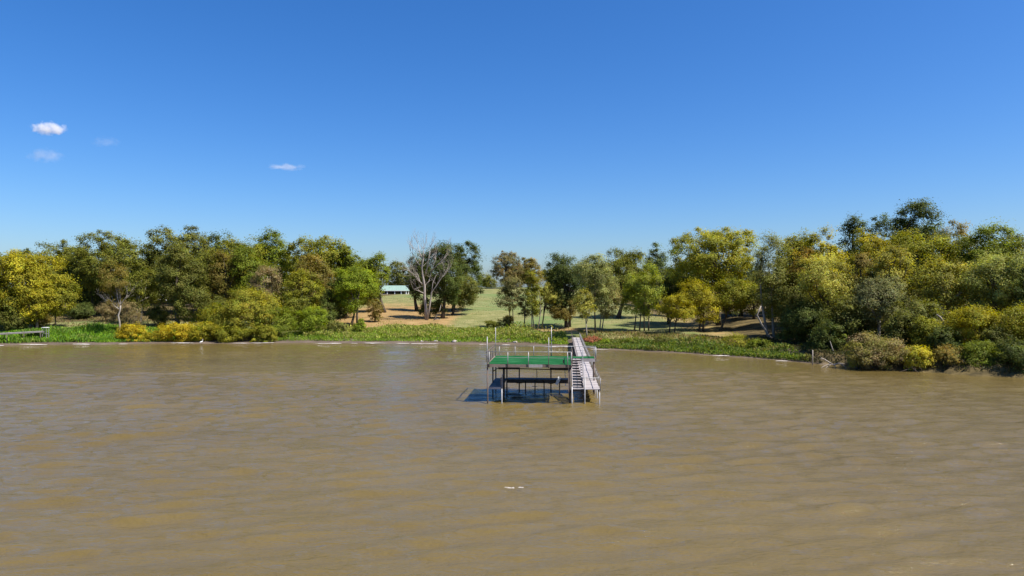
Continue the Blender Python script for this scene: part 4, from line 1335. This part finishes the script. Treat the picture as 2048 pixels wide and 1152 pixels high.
# ------------------------------------------------------------------ stake, driftwood and roots on the right bank
sX, sD = at(1625, 85.0), 85.0
b = MB()
b.tube([(0, 0, -1.2), (0.01, 0, 0.9), (0.02, 0, zat(700, sD))], [0.075, 0.07, 0.065], 8)
o = b.build('wooden_stake', 'deadwood', None, True, (sX, sD, 0))
tag(o, 'lone pale wooden stake standing in the water left of the driftwood', 'stake')
rng = np.random.default_rng(31)
wX, wD = at(1668, 83.0), 83.0
b = MB()
b.tube([(1.6, 0.4, 0.25), (0.7, 0.2, 0.42), (-0.1, 0, 0.25), (-0.7, 0, 0.62), (-1.3, -0.1, 0.98), (-1.75, -0.1, 1.0)], [0.10, 0.10, 0.11, 0.09, 0.07, 0.03], 7)
b.tube([(-0.1, 0, 0.25), (-0.9, -0.4, 0.35), (-1.7, -0.7, 0.1), (-2.1, -0.8, -0.2)], [0.09, 0.07, 0.05, 0.03], 6)
b.tube([(-0.6, 0.0, 0.55), (-0.2, -0.5, 0.3), (-0.1, -0.9, -0.15)], [0.07, 0.05, 0.04], 6)
b.tube([(-0.5, -0.2, 0.3), (-1.2, -0.6, 0.02), (-1.5, -0.8, -0.2)], [0.06, 0.05, 0.03], 6)
b.tube([(0.7, 0.2, 0.42), (1.2, -0.3, 0.1), (1.3, -0.6, -0.1)], [0.06, 0.04, 0.03], 6)
b.tube([(-1.3, -0.1, 0.98), (-1.6, 0.2, 1.25)], [0.04, 0.015], 5)
o = b.build('driftwood', 'deadwood', None, True, (wX, wD, 0))
tag(o, 'bleached driftwood branch arching out of the water by the bank', 'driftwood')
b = MB()
b.tube([(-0.4, 0, -0.1), (0.2, 0.1, 0.45), (0.75, 0.3, 1.05)], [0.06, 0.05, 0.03], 6)
o = b.build('fallen_branch', 'deadwood', None, True, (at(1738, 81.2), 81.2, 0))
tag(o, 'short grey stick leaning from the water below the pinkish bush', 'branch')
b = MB()
b.tube([(-1.3, 0, 0.25), (0, 0, 0.33), (1.3, 0.1, 0.42)], [0.07, 0.06, 0.04], 6)
b.tube([(0.4, 0, 0.35), (0.9, -0.3, 0.6)], [0.04, 0.02], 5)
o = b.build('fallen_branch', 'deadwood', None, True, (at(1985, 76.6), 76.6, 0))
tag(o, 'pale fallen log lying along the waterline below the reddish twig bush', 'log')
for px, dep, wid, lab in ((1790, 80.3, 2.6, 'dark exposed roots under the pinkish bush at the waterline'), (1880, 78.0, 2.6, 'grey tangle of exposed roots below the olive and orange bush'),
                          (1950, 77.3, 2.0, 'twisted roots at the waterline between the root tangle and fallen log'), (2020, 75.6, 1.8, 'dark roots by the water at the photo edge')):
    b = MB()
    X = at(px, dep)
    for _ in range(34):
        x0 = rng.uniform(-wid, wid)
        a = np.array((x0, 1.2 + rng.uniform(-0.2, 0.6), rng.uniform(0.5, 1.1)))
        e = np.array((x0 + rng.normal(0, 0.8), rng.uniform(-0.7, 0.4), rng.uniform(-0.3, 0.35)))
        b.tube(bend(a, e, rng, 6, 0.22), [0.055, 0.05, 0.045, 0.035, 0.025, 0.012], 5)
    o = b.build('root_tangle', 'root_wood', None, True, (X, dep, 0))
    tag(o, lab, 'roots')

# leaning pale snag trunks inside the right wood
for i, (pts, dep, lab) in enumerate((([(1890, 664), (1888, 645), (1880, 634), (1873, 629)], 84.5, 'crooked grey snag poking out left of the larger mustard shrub'),
                                     ([(1668, 706), (1664, 695), (1660, 682)], 88, 'thin pale leaning trunk above the driftwood'),
                                     ([(1548, 694), (1538, 672), (1524, 650), (1514, 630), (1522, 612)], 105, 'white crooked trunk leaning at the cove below the grey-green tree'))):
    b = MB()
    q = [np.array((at(x, dep), dep, zat(y, dep))) for x, y in pts]
    q[0] = np.array((q[0][0], dep, gz(q[0][0], dep) - 0.1))
    n = len(q)
    b.tube(q, [(0.2 if i != 1 else 0.09) * (1 - 0.6 * k / (n - 1)) for k in range(n)], 7)
    o = b.build('snag', 'bark_pale', None, True)
    tag(o, lab, 'snag')

# pale stones on the mud
srng = np.random.default_rng(8)


def rock(px, py, size, lab):
    d = CAM_H * FPX / (py - 576)
    d = d if d < 130 else 118
    X = at(px, d)
    d = float(shore(X)) + 3.0
    n1, n2 = 6, 8
    b = MB()
    vs, fs = [], []
    for i in range(n1 + 1):
        a = math.pi * i / n1
        for j in range(n2):
            c = 2 * math.pi * j / n2
            r = size * srng.uniform(0.8, 1.15)
            vs.append((r * math.sin(a) * math.cos(c) * 1.3, r * math.sin(a) * math.sin(c), r * 0.7 * math.cos(a)))
    for i in range(n1):
        for j in range(n2):
            k2 = (j + 1) % n2
            fs.append((i * n2 + j, (i + 1) * n2 + j, (i + 1) * n2 + k2, i * n2 + k2))
    b.add(vs, fs)
    o = b.build('shore_stone', 'stone', None, True, (X, d, gz(X, d) + size * 0.2))
    tag(o, lab, 'stone', 'pale stones on the mud')


rock(912, 684, 0.42, 'pale boulder on the mud left of the dock')
rock(870, 686, 0.26, 'small pale stone on the mud, second left of the dock boulder')
rock(842, 686, 0.22, 'smallest pale stone on the mud, farthest from the dock')
rock(1030, 686, 0.3, 'pale stone on the mud behind the dock railing')

# ------------------------------------------------------------------ fair-weather clouds
cd = 3400.0
for i, (px, py, w, h, dens, lab) in enumerate(((98, 257, 82, 32, 0.035, 'small solid white cloud, brightest in the sky'), (92, 311, 96, 36, 0.004, 'faint slanting wisp of cloud below the solid white one'),
                                              (212, 284, 70, 26, 0.002, 'barely visible cloud wisp right of the solid white cloud'), (570, 334, 92, 16, 0.009, 'thin flat pinkish cloud streak apart from the others'))):
    b = MB()
    n1, n2 = 10, 16
    vs = [(1.0 * math.sin(math.pi * a / n1) * math.cos(2 * math.pi * c / n2), math.sin(math.pi * a / n1) * math.sin(2 * math.pi * c / n2), math.cos(math.pi * a / n1)) for a in range(n1 + 1) for c in range(n2)]
    fs = [(a * n2 + c, (a + 1) * n2 + c, (a + 1) * n2 + (c + 1) % n2, a * n2 + (c + 1) % n2) for a in range(n1) for c in range(n2)]
    b.add(vs, fs)
    o = b.build('cloud', make_cloud('cloud_vapour_%d' % i, dens, 3.1 + i * 7.7))
    o.location = (at(px, cd), cd, zat(py, cd))
    o.scale = (w / 2 / FPX * cd, 60, h / 2 / FPX * cd)
    tag(o, lab, 'cloud', 'fair-weather clouds')
